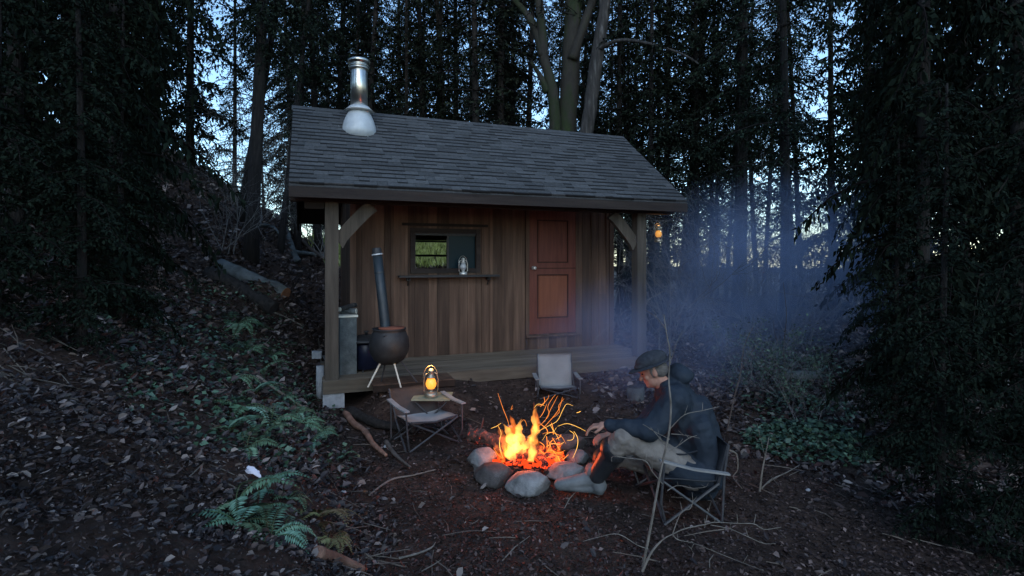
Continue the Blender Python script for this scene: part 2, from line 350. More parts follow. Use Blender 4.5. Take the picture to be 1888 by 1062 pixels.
# ------------------------------------------------------------------ ground
def axis(lo, a, b, hi, step, g=1.18):
    xs = list(np.arange(a, b, step)); d = step; x = xs[-1]
    while x < hi: d = min(d*g, 40); x += d; xs.append(x)
    d = step; x = a; pre = []
    while x > lo: d = min(d*g, 40); x -= d; pre.append(x)
    return np.array(pre[::-1]+xs)
gx = axis(-500, -6, 6, 500, .08); gy = axis(-40, 1.8, 13, 1200, .08)
X, Y = np.meshgrid(gx, gy); Z = H(X, Y)
nx, ny = len(gx), len(gy)
me = bpy.data.meshes.new('ground'); V = np.stack([X, Y, Z], -1).reshape(-1, 3)
i = np.arange((nx-1)*(ny-1)); r_, c_ = i//(nx-1), i % (nx-1); a_ = r_*nx+c_
Fq = np.stack([a_, a_+1, a_+nx+1, a_+nx], -1)
me.from_pydata(V.tolist(), [], Fq.tolist()); me.polygons.foreach_set('use_smooth', [True]*len(me.polygons)); me.materials.append(M['ground'])
go = bpy.data.objects.new('ground', me); C.objects.link(go); tag(go, 'dark brown forest soil of the clearing and bank', 'ground', kind='structure')

# ------------------------------------------------------------------ cabin
YAW = R(20.7); P0 = Vector((-2.13, 6.34, 0)); DZ = .32
cabin = thing('cabin', P0, 'small board cabin with shingled roof, open porch and red door', 'cabin', YAW)
CW = 4.26
def Lc(u, v, z): return Matrix.Rotation(YAW, 4, 'Z') @ Vector((u, v, z)) + P0
random.seed(5)
rt = lambda a=.75, b=1.25: random.uniform(a, b)
# deck
b = MB(); y = -.10
while y < 1.2:
    b.box2((-.1, y, DZ-.035), (4.55, y+.088, DZ), t=rt(.8, 1.2), jit=.002); y += .095
b.box2((-.1, -.12, DZ-.15), (4.55, -.102, DZ-.004), t=.7)
b.box2((-.1, -.1, DZ-.15), (-.08, 3.9, DZ-.037), t=.7)
b.build('deck', M['deck'], cabin)
b = MB()
for k in range(7): b.box2((.42+k*.135, -.50, DZ-.03), (.55+k*.135, -.124, DZ-.002), t=rt(.9, 1.2), jit=.002)
b.box2((.42, -.52, DZ-.08), (1.365, -.502, DZ-.01), t=.22)
b.box2((.5, -.45, -.05), (.58, -.2, DZ-.032), t=.6); b.box2((1.2, -.45, -.05), (1.28, -.2, DZ-.032), t=.6)
b.build('step_platform', M['wood_wall'], cabin)
b = MB(); b.box2((-.1, -.1, -.12), (.14, .14, DZ-.152)); b.build('footing', M['concrete'], cabin)
for u_, v_ in ((4.2, .8), (2.1, .8), (0, 2.5)):
    b = MB(); b.box2((u_-.1, v_-.1, -.12), (u_+.1, v_+.1, DZ-.152)); b.build('footing', M['concrete'], cabin)
# posts, beam, braces
EZ = DZ+2.245; SL = .756
for u0 in (0, CW):
    b = MB(); b.box2((u0-.075, -.075, DZ+.001), (u0+.075, .075, DZ+2.08), t=rt(.9, 1.1)); b.build('post', M['wood_grey'], cabin)
b = MB(); b.box2((-.45, -.08, DZ+2.082), (4.83, .08, DZ+2.27)); b.build('beam', M['wood_beam'], cabin)
for s_, u0 in ((1, .076), (-1, CW-.076)):
    b = MB(); pts = []
    for k in range(9):
        q = k/8; pts.append((u0+s_*(.0+.40*q), 0, DZ+2.08-.46+.46*(q**.88)))
    vs = []; 
    for k, p in enumerate(pts):
        d = (.07 if 0 < k < 8 else .08)
        for dy in (-.035, .035):
            vs.append((p[0]-s_*d*.6, dy, min(p[2]+d, DZ+2.079))); vs.append((p[0]+s_*d*.6, dy, min(p[2]-d, DZ+2.075)))
    fs = []
    for k in range(8):
        a = k*4; fs += [(a, a+4, a+5, a+1), (a+2, a+3, a+7, a+6), (a, a+2, a+6, a+4), (a+1, a+5, a+7, a+3)]
    fs += [(0, 1, 3, 2), (32, 34, 35, 33)]
    b.add(vs, fs); b.build('knee_brace', M['wood_grey'], cabin)
# roof
U0, U1, V0, VR, VB = -.456, CW+.578, -.35, 1.35, 4.35
ZR = EZ+SL*(VR-V0); ZB = DZ+2.15
roof = MB()
def zf(v): return EZ+SL*(v-V0)
th = .05
def slab(mb, u0, u1, va, za, vb, zb, t0, t1):
    vs = [(u0, va, za-t0), (u1, va, za-t0), (u1, vb, zb-t0), (u0, vb, zb-t0), (u0, va, za-t1), (u1, va, za-t1), (u1, vb, zb-t1), (u0, vb, zb-t1)]
    mb.add(vs, [(0,1,2,3), (7,6,5,4), (0,4,5,1), (1,5,6,2), (2,6,7,3), (3,7,4,0)], .8)
sh = MB()
slab(sh, U0, U1, V0, EZ, VR-.01, zf(VR)-.008, .012, .03)
slab(sh, U0, U1, VB, ZB, VR+.01, ZR-.008, .012, .03)
sn, cs = math.sin(math.atan(SL)), math.cos(math.atan(SL)); LEN = (VR-V0)/cs; rows = 21; ex = LEN/rows
rotx = Matrix.Rotation(math.atan(SL), 4, 'X')
for r in range(rows):
    u = U0-random.uniform(0, .1)
    while u < U1:
        wd = random.choice((.12, .16, .2, .26, .32)); ua, ub = max(u, U0), min(u+wd, U1); u += wd
        if ub-ua < .02: continue
        s0 = r*ex-random.choice((0, 0, 0, .008)); s1 = min(s0+ex*1.12, LEN)
        vc = V0+(s0+s1)/2*cs; zc = EZ+(s0+s1)/2*sn
        tilt = Matrix.Rotation(-.055, 4, 'X')
        if random.random() < .68: sh.box(((ua+ub)/2, V0+(s0-.005)*cs-.006*sn, EZ+(s0-.005)*sn+.006*cs+.006), (ub-ua, .021, .022), rotx, t=.22)  # dark strips paint in the shadow line along many shingle edges
        sh.box((( ua+ub)/2, vc-.006*sn, zc+.006*cs+.004), (ub-ua-.003, s1-s0, .012+random.uniform(0, .006)), rotx @ tilt, t=random.choice((.78, .85, .95, 1.05, 1.12, 1.2)))
for k in range(30):   # ridge caps
    u = U0+(U1-U0)*k/30; w_ = (U1-U0)/30
    sh.box((u+w_/2, VR-.055, ZR-.03), (w_+.03, .15, .012), rotx, t=rt(.8, 1.2)); sh.box((u+w_/2, VR+.06, ZR-.02), (w_+.03, .13, .012), Matrix.Rotation(-.45, 4, 'X'), t=rt())
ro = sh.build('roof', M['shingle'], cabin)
b = MB(); slab(b, U0+.01, U1-.01, V0+.01, zf(V0+.01), VR, ZR, .032, .055); slab(b, U0+.01, U1-.01, VB, ZB, VR, ZR, .032, .055)
b.build('sheathing', M['wood_beam'], ro)
b = MB(); b.box2((U0, V0-.012, EZ-.15), (U1, V0+.012, EZ-.034)); b.build('fascia', M['wood_beam'], ro)
for uu in (U0-.001, U1-.029):
    b = MB(); slab(b, uu, uu+.03, V0+.014, zf(V0+.014), VR-.002, zf(VR), .056, .17); slab(b, uu, uu+.03, VB, ZB, VR+.002, ZR, .056, .17); b.build('barge_board', M['wood_beam'], ro)
for uu in (-.22, .35, .95, 1.55, 2.15, 2.7, 3.25, 3.8, 4.45):
    b = MB(); slab(b, uu, uu+.05, V0+.02, zf(V0+.02), VR-.03, zf(VR-.03), .057, .15); b.build('rafter', M['wood_beam'], ro)
for uu in (2.62, 3.2):   # rafter ends proud of the beam
    b = MB(); b.box2((uu, -.16, DZ+2.16), (uu+.09, -.081, DZ+2.225), t=1.9); b.build('rafter_end', M['wood_grey'], cabin)
b = MB(); b.box2((-.30, -.05, DZ+2.0), (-.08, .05, DZ+2.08), t=.8); b.build('outrigger', M['wood_beam'], cabin)
# chimney
cu, cv = .39, .90; cz = zf(cv)
ch = thing('chimney', (cu, cv, cz), None, None); ch.parent = cabin; 
b = MB(); b.lathe([(.112, .22), (.112, .80), (.106, .81), (.106, .815)], n=32); b.build('flue_pipe', M['steel'], ch, smooth=True)
b = MB(); b.lathe([(.12, .83), (.14, .84), (.142, .85), (.12, .86), (.11, .885), (.142, .895), (.145, .93), (.12, .945), (.04, .955)], n=32); b.lathe([(.11, .80), (.135, .805), (.135, .828), (.11, .829)], n=32); b.build('rain_cap', M['steel'], ch, smooth=True)
b = MB(); b.lathe([(.232, -.14), (.228, -.02), (.20, .10), (.155, .20), (.135, .235)], n=32)
b.lathe([(.135, .232), (.20, .238), (.16, .27), (.132, .30)], n=32); b.build('flashing_cone', M['galv'], ch, smooth=True)
b = MB(); b.box((0, .02, .030), (.56, .34, .004), rotx); b.build('flashing_plate', M['galv'], ch)
# walls
WV, WU0, WU1 = 1.08, .31, 4.46
win = (1.18, 2.10, 1.60, 2.12); door = (2.966, 3.772, .566, 2.5)
def wall_boards(mb, u0, u1, z0, z1, v, holes=(), axis='u', top=None):
    u = u0
    while u < u1-.01:
        wd = min(random.choice((.11, .13, .15, .18, .2)), u1-u)
        if u1-u-wd < .05: wd = u1-u
        t = rt(.6, 1.35); dv = random.uniform(0, .008)
        zt = z1 if top is None else top(u+wd/2)
        segs = [(z0, zt)]
        for hu0, hu1, hz0, hz1 in holes:
            if u+wd > hu0+.005 and u < hu1-.005:
                if u < hu0: wd = hu0-u
                elif u+wd > hu1: wd = hu1-u
        for hu0, hu1, hz0, hz1 in holes:
            if u+wd > hu0+.004 and u < hu1-.004: segs = [(z0, hz0), (hz1, zt)]
        for za, zb in segs:
            if zb-za < .02: continue
            cut = random.uniform(za+.3, zb-.3) if zb-za > 1.4 and random.random() < .3 else None
            for zz0, zz1, tt in ([(za, zb, t)] if cut is None else [(za, cut-.001, t), (cut+.001, zb, t*rt(.8, 1.2))]):
                if axis == 'u': mb.box2((u+.002, v-dv, zz0), (u+wd-.002, v+.03, zz1), t=tt)
                else: mb.box2((v-dv, u+.002, zz0), (v+.03, u+wd-.002, zz1), t=tt)
        if random.random() < .45 and u+wd < u1-.05 and all(not(h0-.1 < u+wd < h1+.1) for h0, h1, _, _ in holes):
            zt2 = zt-.03
            if axis == 'u': mb.box2((u+wd-.02, v-.022, z0), (u+wd+.02, v-.0085, zt2), t=t*1.15)
        u += wd
    if axis == 'u': pass
wtop = zf(WV)-.16
b = MB(); wall_boards(b, WU0, WU1, DZ+.003, wtop, WV, [win, door]); b.build('front_wall', M['wood_wall'], cabin)
b = MB(); b.box2((WU0-.03, WV-.03, DZ+.003), (WU0+.05, WV-.009, wtop), t=1.3); b.build('corner_board', M['wood_wall'], cabin); b = MB(); b.box2((WU1-.06, WV-.03, DZ+.003), (WU1+.02, WV-.009, wtop), t=1.0); b.build('corner_board', M['wood_wall'], cabin)
def sidetop(v): return (zf(v) if v < VR else ZR+(ZB-ZR)*(v-VR)/(VB-VR))-.17
for wu in (WU0, WU1-.03):
    b = MB(); wall_boards(b, WV+.032, 3.95, DZ-.1, 0, wu, axis='v', top=sidetop)
    for oo in [b.build('side_wall', M['wood_wall'], cabin)]: pass
b = MB(); bw = (-.1, 1.12, 1.50, 2.06)   # rear wall opening chosen along the sight line through the window
b.box2((WU0+.032, 3.92, DZ-.1), (WU1-.032, 3.95, 1.42), t=.6); b.box2((WU0+.032, 3.92, 2.16), (WU1-.032, 3.95, 2.4), t=.6)
RW0, RW1 = 1.50, 2.50
b.box2((WU0+.032, 3.92, 1.421), (RW0, 3.95, 2.159), t=.6); b.box2((RW1, 3.92, 1.421), (WU1-.032, 3.95, 2.159), t=.6)
b.build('rear_wall', M['wood_wall'], cabin)
b = MB(); b.box2((WU0+.032, WV+.032, DZ+.002), (WU1-.032, 3.918, DZ+.02), t=.5); b.build('cabin_floor', M['wood_beam'], cabin)
b = MB()
b.box2((RW0, 3.925, 1.421), (RW0+.04, 3.945, 2.159)); b.box2((RW1-.04, 3.925, 1.421), (RW1, 3.945, 2.159)); b.box2((RW0+.041, 3.925, 1.421), (RW1-.041, 3.945, 1.46)); b.box2((RW0+.041, 3.925, 2.12), (RW1-.041, 3.945, 2.159))
rw = b.build('rear_window', M['black_iron'], cabin)
b = MB(); m_ = Matrix.Rotation(R(-18), 4, 'X')
for c0, d0 in (((0, 0, -.30), (1.0, .03, .035)), ((0, 0, .0), (1.0, .03, .03)), ((-.5, 0, -.15), (.03, .03, .33)), ((.5, 0, -.15), (.03, .03, .33))):
    b.box(Vector(((RW0+RW1)/2, 3.99, 2.10))+m_ @ Vector(c0)*1.0, d0, m_)
b.build('awning_sash', M['black_iron'], rw)
# front window
wf = MB(); a = win; e = .065
wf.box2((a[0]-e, WV-.035, a[2]-e), (a[0], WV-.009, a[3]+e), t=1.2); wf.box2((a[1], WV-.035, a[2]-e), (a[1]+e, WV-.009, a[3]+e), t=1.5)
wf.box2((a[0]+.001, WV-.034, a[3]), (a[1]-.001, WV-.009, a[3]+e), t=1); wf.box2((a[0]+.001, WV-.034, a[2]-e), (a[1]-.001, WV-.009, a[2]), t=1.1)
wf.box2((a[0]-e-.12, WV-.03, a[3]+.10), (a[1]+e+.12, WV-.009, a[3]+.14), t=.7)
wo_ = wf.build('window', M['wood_beam'], cabin)
b = MB(); b.box2((a[0], WV-.002, a[3]-.035), (a[1], WV+.03, a[3]-.001)); b.box2((a[0], WV-.001, a[2]+.001), (a[0]+.012, WV+.03, a[3]-.036)); b.box2((1.655, WV-.002, a[2]+.001), (1.685, WV+.03, a[3]-.036)); b.build('inner_frame', M['black_iron'], wo_)
b = MB(); b.box2((1.686, WV+.03, a[2]+.002), (a[1]-.001, WV+.034, a[3]-.037)); b.build('dark_pane', mat('dark_glass', [(.3, (.006,.02,.028)), (.7, (.008,.024,.034))], 2, rough=.25, bump=0, spec=.08), wo_)
b = MB(); b.box2((.93, WV-.19, 1.475), (2.42, WV-.036, 1.505)); shf = b.build('window_shelf', M['black_iron'], cabin)
for uu in (1.05, 2.25):
    b = MB(); b.box2((uu, WV-.12, 1.43), (uu+.05, WV-.04, 1.474)); b.tube([(uu+.025, WV-.15, 1.47), (uu+.025, WV-.03, 1.36)], .01); b.build('bracket', M['black_iron'], shf)
# door
d0, d1, e0, e1 = door
b = MB(); v0, v1 = WV-.028, WV+.02
b.box2((d0, v0, e0), (d0+.13, v1, e1)); b.box2((d1-.13, v0, e0), (d1, v1, e1))
for za, zb in ((e0, e0+.24), (1.50, 1.68), (2.36, e1)): b.box2((d0+.131, v0, za), (d1-.131, v1, zb))
b.box2((d0+.131, v0+.002, 1.60), (d1-.131, v1, 1.612))
dr = b.build('door', M['door'], cabin)
b = MB(); b.box2((d0+.132, v0+.014, e0+.241), (d1-.132, v1, 1.499)); b.box2((d0+.18, v0+.004, e0+.29), (d1-.18, v0+.0135, 1.45)); b.build('lower_panel', M['door_panel'], dr)
b = MB(); b.box2((d0+.132, v0+.014, 1.681), (d1-.132, v1, 2.359)); b.box2((d0+.17, v0+.006, 1.72), (d1-.17, v0+.0135, 2.32)); b.build('upper_panel', M['door'], dr)
for (ma, mb_) in ((e0+.241, 1.499), (1.681, 2.359)):
    b = MB(); a0, a1 = d0+.132, d1-.132
    b.box2((a0, v0-.004, ma), (a0+.018, v0+.0125, mb_)); b.box2((a1-.018, v0-.004, ma), (a1, v0+.0125, mb_)); b.box2((a0+.019, v0-.004, ma), (a1-.019, v0+.0125, ma+.018)); b.box2((a0+.019, v0-.004, mb_-.018), (a1-.019, v0+.0125, mb_)); b.build('panel_edge_shade', M['door_dark'], dr)  # dark strips stand in for shade around the recessed panels
b = MB(); b.box2((d0+.001, v0-.003, 1.588), (d1-.001, v0-.0005, 1.602)); b.build('mid_seam', M['door_dark'], dr)
b = MB(); b.lathe([(.03, 0), (.03, .008), (.012, .012), (.012, .04), (.026, .048), (.028, .065), (.016, .078)], (d0+.065, v0, 1.60), 16, Matrix.Rotation(R(90), 4, 'X')); b.build('knob', M['silver'], dr, smooth=True)
b = MB(); b.box2((d0-.06, v0-.004, e0-.02), (d0-.004, WV-.009, e1+.05)); b.box2((d1+.004, v0-.004, e0-.02), (d1+.06, WV-.009, e1+.05)); b.box2((d0-.06, v0-.03, e0-.05), (d1+.06, WV-.009, e0-.021)); b.build('door_frame', M['wood_wall'], dr)
# ------------------------------------------------------------------ lanterns
m, n, b, out = newmat('dim_amber_glass'); M['amber_dim'] = m
b.inputs['Base Color'].default_value = (1,.45,.08,1); b.inputs['Roughness'].default_value = .3; b.inputs['Emission Color'].default_value = (1,.38,.06,1); b.inputs['Emission Strength'].default_value = .22
def lantern(loc, hgt, metal, label, lit, group='oil lanterns', glow=2.0, glassm=None):
    t = thing('lantern', loc, label, 'lantern', R(25), group); s = hgt/.30
    b = MB(); b.lathe([(.062*s, 0), (.066*s, .01*s), (.066*s, .035*s), (.05*s, .05*s), (.022*s, .055*s), (.022*s, .075*s), (.035*s, .08*s)], n=20); b.build('fuel_tank', M[metal], t, smooth=True)
    b = MB(); b.lathe([(.033*s, .082*s), (.05*s, .11*s), (.054*s, .135*s), (.045*s, .165*s), (.032*s, .19*s)], n=20)
    if lit: b.build('globe', M['amber_dim'] if glow < 1 else M['amber'], t, smooth=True)
    else: b.build('globe', M['galv'] if glassm is None else glassm, t, smooth=True)
    b = MB(); b.lathe([(.045*s, .192*s), (.045*s, .20*s), (.028*s, .21*s), (.03*s, .25*s), (.035*s, .255*s), (.02*s, .275*s), (.008*s, .28*s)], n=20); b.build('chimney_cap', M[metal], t, smooth=True)
    for sg in (-1, 1):
        b = MB(); b.tube([(sg*.055*s, 0, .03*s), (sg*.072*s, 0, .07*s), (sg*.074*s, 0, .17*s), (sg*.06*s, 0, .225*s), (sg*.03*s, 0, .24*s)], .006*s, 6); b.build('side_tube', M[metal], t, smooth=True)
    b = MB(); pts = [(.074*s*math.cos(q), .02*s, .19*s+.12*s*math.sin(q)) for q in np.linspace(0, math.pi, 11)]; b.tube(pts, .0022*s, 4); b.build('bail_handle', M[metal], t)
    if lit:
        b = MB(); b.ball((0, -.0545*s if False else 0, .12*s), (.02*s, .02*s, .03*s), 8); 
        point_light('lantern_light', (0, 0, .31*s), glow, (1, .5, .15), .03, t)
    return t
# deck-side things
lantern(Lc(1.87, WV-.13, 1.506), .27, 'silver', 'unlit silver oil lantern standing on the dark shelf under the window', False, glassm=None)
hl = lantern(Lc(4.6, 0, 1.99), .27, 'brass', 'glowing amber lantern hanging from the right end of the porch beam', True, glow=.25)
b = MB(); b.tube([(0, .005, .285), (0, 0, .41)], .002, 4); b.build('hook_wire', M['black_iron'], hl)
tb = at(793, 735, 5.3)
# ------------------------------------------------------------------ stove on legs
sx = Vector((-1.39, 6.08, DZ))
st = thing('cauldron_stove', sx, 'round black cauldron stove with tall pipe and pale splayed legs on the porch', 'stove')
b = MB(); b.lathe([(.02, .225), (.10, .235), (.17, .28), (.212, .36), (.225, .44), (.215, .52), (.19, .585), (.178, .61), (.19, .62), (.188, .632), (.165, .63), (.15, .57), (.02, .5)], n=32); b.build('pot', M['black_iron'], st, smooth=True)
b = MB(); b.lathe([(.10, .60), (.145, .63), (.145, .643), (.02, .648)], (.025, 0, 0), n=24); b.build('rim_lining', M['rust'], st, smooth=True)
for dx, dy in ((-.20, -.16), (.17, -.18), (-.12, .12), (.30, .08)):
    b = MB(); b.tube([(dx*.38, dy*.38, .27), (dx, dy, .0)], [.011, .009], 8); b.build('leg', M['pale_leg'] if dy < 0 else M['frame_dark'], st)
b = MB(); b.tube([(-.05, .05, .52), (-.055, .06, .62), (-.10, .09, .95), (-.165, .12, 1.46)], [.062, .058, .056, .054], 16); pp = b.build('stove_pipe', M['pipe'], st, smooth=True)
b = MB(); b.tube([(-.165, .12, 1.461), (-.167, .12, 1.475)], .064, 16); b.build('pipe_ring', M['galv'], pp); b = MB(); b.tube([(-.167, .12, 1.476), (-.174, .125, 1.54)], [.058, .05], 16); b.build('pipe_cap', M['black_iron'], pp)
b = MB()
for z_ in (1.0, 1.25): b.tube([(-.10-(z_-.95)*.127, .09+(z_-.95)*.06, z_), (-.10-(z_-.935)*.127, .09+(z_-.935)*.06, z_+.015)], .0585, 16)
b.build('pipe_joint', M['pipe'], pp)
b = MB(); b.tube([(-.04, -.13, .60), (-.04, -.19, .55), (0, -.2, .57), (.04, -.16, .60)], .008, 6); b.build('handle', M['black_iron'], st)
# kettle drum behind
kp = Vector((-1.86, 6.85, DZ))
kt = thing('kettle_barbecue', kp, 'dark blue drum barbecue with wide black lid behind the stove', 'barbecue')
b = MB(); b.lathe([(.12, .02), (.16, .04), (.165, .34), (.15, .36)], n=24); b.build('drum', M['blue_enamel'], kt, smooth=True)
b = MB(); b.lathe([(.165, .362), (.245, .375), (.245, .39), (.20, .42), (.1, .445), (.02, .45)], n=28); b.lathe([(.02, .45), (.02, .48), (.035, .485), (.03, .50)], n=10); b.build('lid', M['black_iron'], kt, smooth=True)
for q in (R(30), R(150), R(270)): b = MB(); b.tube([(.13*math.cos(q), .13*math.sin(q), .03), (.16*math.cos(q), .16*math.sin(q), 0)], .012, 6); b.build('foot', M['black_iron'], kt)
# wood box
wb = thing('wood_box', Lc(.20, .30, DZ), 'tall narrow grey box beside the left porch post', 'box', YAW)
b = MB(); b.box2((-.10, -.12, .001), (.10, .12, .70), t=.7)
b.build('box_body', M['bark_grey'], wb); b = MB(); b.box2((-.115, -.135, .702), (.115, .135, .725)); b.build('lid', M['pale_leg'], wb)
def log_piece(name, a, bb, r, label, cat, group=None, m='bark_dark', endm='cut_wood', rough=.1, n=14, seg=6, seed=0):
    """a log with bark and sawn ends"""
    random.seed(seed); a = Vector(a); bb = Vector(bb); t = thing(name, a, label, cat, 0, group)
    pts = [a.lerp(bb, i/seg)+Vector([random.uniform(-1, 1)*r*.08 for _ in range(3)]) for i in range(seg+1)]
    mb = MB(); mb.tube([p-a for p in pts], [r*random.uniform(1-rough, 1+rough) for _ in pts], n)
    for i, v in enumerate(mb.v):
        p = Vector(v); q = mnoise.noise(p*9+a)*r*.22; c0 = (bb-a)*(i//n/seg); dd = (p-c0); mb.v[i] = tuple(p+dd.normalized()*q if dd.length > 0 else p)
    mb.build('bark', M[m], t, smooth=True)
    d = (bb-a).normalized()
    for p, s_ in ((pts[0], -1), (pts[-1], 1)):
        e_ = MB(); e_.tube([p-a+d*s_*.001, p-a+d*s_*.006], [r*.93, r*.90], n); e_.build('sawn_end', M[endm], t)
    return t
log_piece('firewood', Lc(.30, .30, DZ+.765), Lc(.12, .38, DZ+.765), .035, 'lower split stick lying on the tall grey box', 'firewood', 'firewood on the porch', 'bark_grey', 'pale_leg')
log_piece('firewood', Lc(.10, .22, DZ+.80), Lc(.30, .42, DZ+.83), .03, 'upper thin stick lying across the top of the grey box', 'firewood', 'firewood on the porch', 'bark_pale', 'pale_leg')
log_piece('firewood', Lc(.36, .40, DZ+.06), Lc(.36, .78, DZ+.06), .055, 'lower round log stacked between grey box and barbecue', 'firewood', 'firewood on the porch', 'bark_pale', 'pale_leg')
log_piece('firewood', Lc(.38, .40, DZ+.165), Lc(.35, .78, DZ+.165), .05, 'upper round log stacked between grey box and barbecue', 'firewood', 'firewood on the porch', 'bark_pale', 'pale_leg')

# ------------------------------------------------------------------ camp chairs
def sag_sheet(mb, A, B_, C_, D_, sag, th=.008, n=8, dirv=Vector((0, 0, -1))):
    """cloth patch A-B (front) to D-C (back) sagging in the middle"""
    A, B_, C_, D_ = map(Vector, (A, B_, C_, D_)); vs = []
    for lay in (0, 1):
        for i in range(n+1):
            for j in range(n+1):
                a, c = i/n, j/n
                p = A.lerp(B_, a).lerp(D_.lerp(C_, a), c)
                p += dirv*sag*(math.sin(math.pi*a)**.8)*(.35+.65*math.sin(math.pi*min(1, c*1.0)))
                p += dirv*.004*math.sin(9*a+7*c)
                vs.append(p+dirv*th*lay)
    N = (n+1)**2; fs = []
    for i in range(n):
        for j in range(n):
            k = i*(n+1)+j; fs.append((k, k+1, k+n+2, k+n+1)); fs.append((N+k, N+k+n+1, N+k+n+2, N+k+1))
    for i in range(n):
        for (p, q) in ((i, i+1), (n*(n+1)+i, n*(n+1)+i+1), (i*(n+1), (i+1)*(n+1)), (i*(n+1)+n, (i+1)*(n+1)+n)): fs.append((p, q, N+q, N+p))
    mb.add(vs, fs); return mb
def camp_chair(loc, rz, label, w=.5, d=.44, hs=.3, haf=.43, har=.42, hb=.55, lean=.12, fab='fabric_grey', fabb=None, group='folding camp chairs', armw=.05, armm=None, sag=.05):
    """faces local -Y"""
    t = thing('camp_chair', loc, label, 'chair', rz, group); x = w/2; y = d/2; r = .009
    b = MB(); sag_sheet(b, (-x+.02, -y, hs), (x-.02, -y, hs), (x-.03, y, hs-.03), (-x+.03, y, hs-.03), sag); s = b.build('seat', M[fab], t, smooth=True)
    bb_ = MB(); z0 = hs-.06
    sag_sheet(bb_, (-x*.88, y-.02, z0), (x*.88, y-.02, z0), (x*.92, y+lean, hb), (-x*.92, y+lean, hb), .03, dirv=Vector((0, 1, -.1)).normalized()); k = bb_.build('backrest', M[fabb or fab], t, smooth=True)
    for sx_ in (-1, 1):
        b = MB(); b.tube([(sx_*x*.92, y+lean+.01, hb), (sx_*x*.9, y, z0)], .010, 6); b.build('piping', M['frame_dark'], k)
    b = MB(); b.tube([(-x+.02, -y, hs), (0, -y, hs-sag*.35-.01), (x-.02, -y, hs)], .010, 6); b.build('piping', M['frame_dark'], s)
    for sx_ in (-1, 1):
        b = MB(); pts = [Vector((sx_*(x+.03), -y-.03, haf)), Vector((sx_*(x+.03), 0, (haf+har)/2-.012)), Vector((sx_*(x+.03), y+.05, har))]
        vs = []
        for p in pts:
            for dx, dz in ((-armw/2, 0), (armw/2, 0), (armw/2, .012), (-armw/2, .012)): vs.append(p+Vector((dx, 0, dz)))
        fs = [(0,1,2,3), (11,10,9,8)]
        for i in range(2):
            for q in range(4): fs.append((i*4+q, i*4+4+q, i*4+4+(q+1) % 4, i*4+(q+1) % 4))
        b.add(vs, fs); b.build('armrest', M[armm or fab], t)
        b = MB(); b.tube([(sx_*(x+.02), y+lean*.1, 0.0), (sx_*x*.97, y+lean*.6, har), (sx_*x*.92, y+lean+.012, hb)], r, 6); b.build('rear_post', M['frame_dark'], t)
        b = MB(); b.tube([(sx_*(x+.03), -y-.0, haf), (sx_*(x+.02), -y-.02, .5*hs), (sx_*(x-.01), -y+.02, .0)], r, 6); b.build('front_post', M['frame_dark'], t)
        b = MB(); b.tube([(sx_*(x+.025), -y, .008), (sx_*(x-.01), y, hs-.04)], r, 6); b.build('side_leg', M['frame_dark'], t)
        b = MB(); b.tube([(sx_*(x+.035), y, .008), (sx_*(x+.01), -y, hs-.01)], r, 6); b.build('side_leg', M['frame_dark'], t)
    for yy, zz in ((-y, hs-.01), (y+.01, hs-.05)):
        for sx_ in (-1, 1):
            b = MB(); b.tube([(sx_*(x), yy+.01*sx_, .01), (-sx_*(x-.02), yy+.01*sx_, zz)], r, 6); b.build('cross_leg', M['frame_dark'], t)
    return t
p = on_ground(786, 5.12); camp_chair(p, R(32), 'low grey camp chair with brown back in front of the lit lantern', w=.50, d=.40, hs=.27, haf=.375, har=.385, hb=.455, lean=.18, fab='fabric_tan', fabb='fabric_brown')
p = on_ground(1027, 6.55); camp_chair(p, R(4), 'small grey camp chair facing the fire in front of the porch edge', w=.46, d=.28, hs=.14, haf=.24, har=.24, hb=.48, lean=.10, fab='fabric_grey', sag=.02)
p = on_ground(1268, 3.72); manchair = camp_chair(Vector((1.15, 3.78, h(1.15, 3.78)+.0)), R(-86), 'black framed camp chair under the seated man', w=.56, d=.38, hs=.29, haf=.42, har=.32, hb=.50, lean=.06, fab='boot_black', armm='fabric_grey', armw=.035)
# little table
tp = Vector((-.80, 5.42, h(-.8, 5.42)))
ty = thing('folding_table', tp, 'low green beige folding table carrying the lit lantern', 'table')
b = MB(); b.box2((-.19, -.15, .335), (.19, .15, .35)); b.build('table_top', mat('olive_canvas', [(.3, (.20,.20,.13)), (.7, (.28,.28,.19))], 8, bump=.1), ty)
for sx_ in (-1, 1):
    for q in (-1, 1): b = MB(); b.tube([(sx_*.17, q*.12, .334), (-sx_*.17, q*.12, .0)], .008, 6); b.build('leg', M['frame_dark'], ty)
lantern(tp+Vector((-.01, -.05, .351)), .30, 'brass', 'lit amber oil lantern on the little folding table', True, glow=2.5)

# ------------------------------------------------------------------ stones and fire
def rock(name, c, r, seed, m, label, group=None, flat=.8, cat='stone', amp=.22, rz=0, n=36):
    b = MB(); b.ball((0, 0, 0), 1.0, n)
    out = []; rot = Matrix.Rotation(rz, 3, 'Z')
    for v in b.v:
        p = Vector(v); q = 1+amp*mnoise.noise(p*1.1+Vector((seed*7.1, seed, 3)))+amp*.5*mnoise.noise(p*2.6+Vector((seed, 5, 1)))+.06*mnoise.noise(p*6+Vector((seed, 2, 9)))+.03*mnoise.noise(p*14+Vector((seed, 2, 9)))
        p = p*q
        for ax in ((.7, .5, .5), (-.8, .1, .6), (.2, -.9, .45), (-.2, .3, .93), (-.6, -.7, .3), (.75, -.5, -.1), (.1, -.6, .8)):   # worn flat faces
            a_ = Vector(ax).normalized(); dd = p.dot(a_)
            if dd > .68: p -= a_*(dd-.68)*.9
        out.append(tuple(rot @ Vector((p.x*r[0], p.y*r[1], p.z*r[2]))))
    b.v = out; o = b.build(name, M[m], None, smooth=True); o.location = c; tag(o, label, cat, group); return o
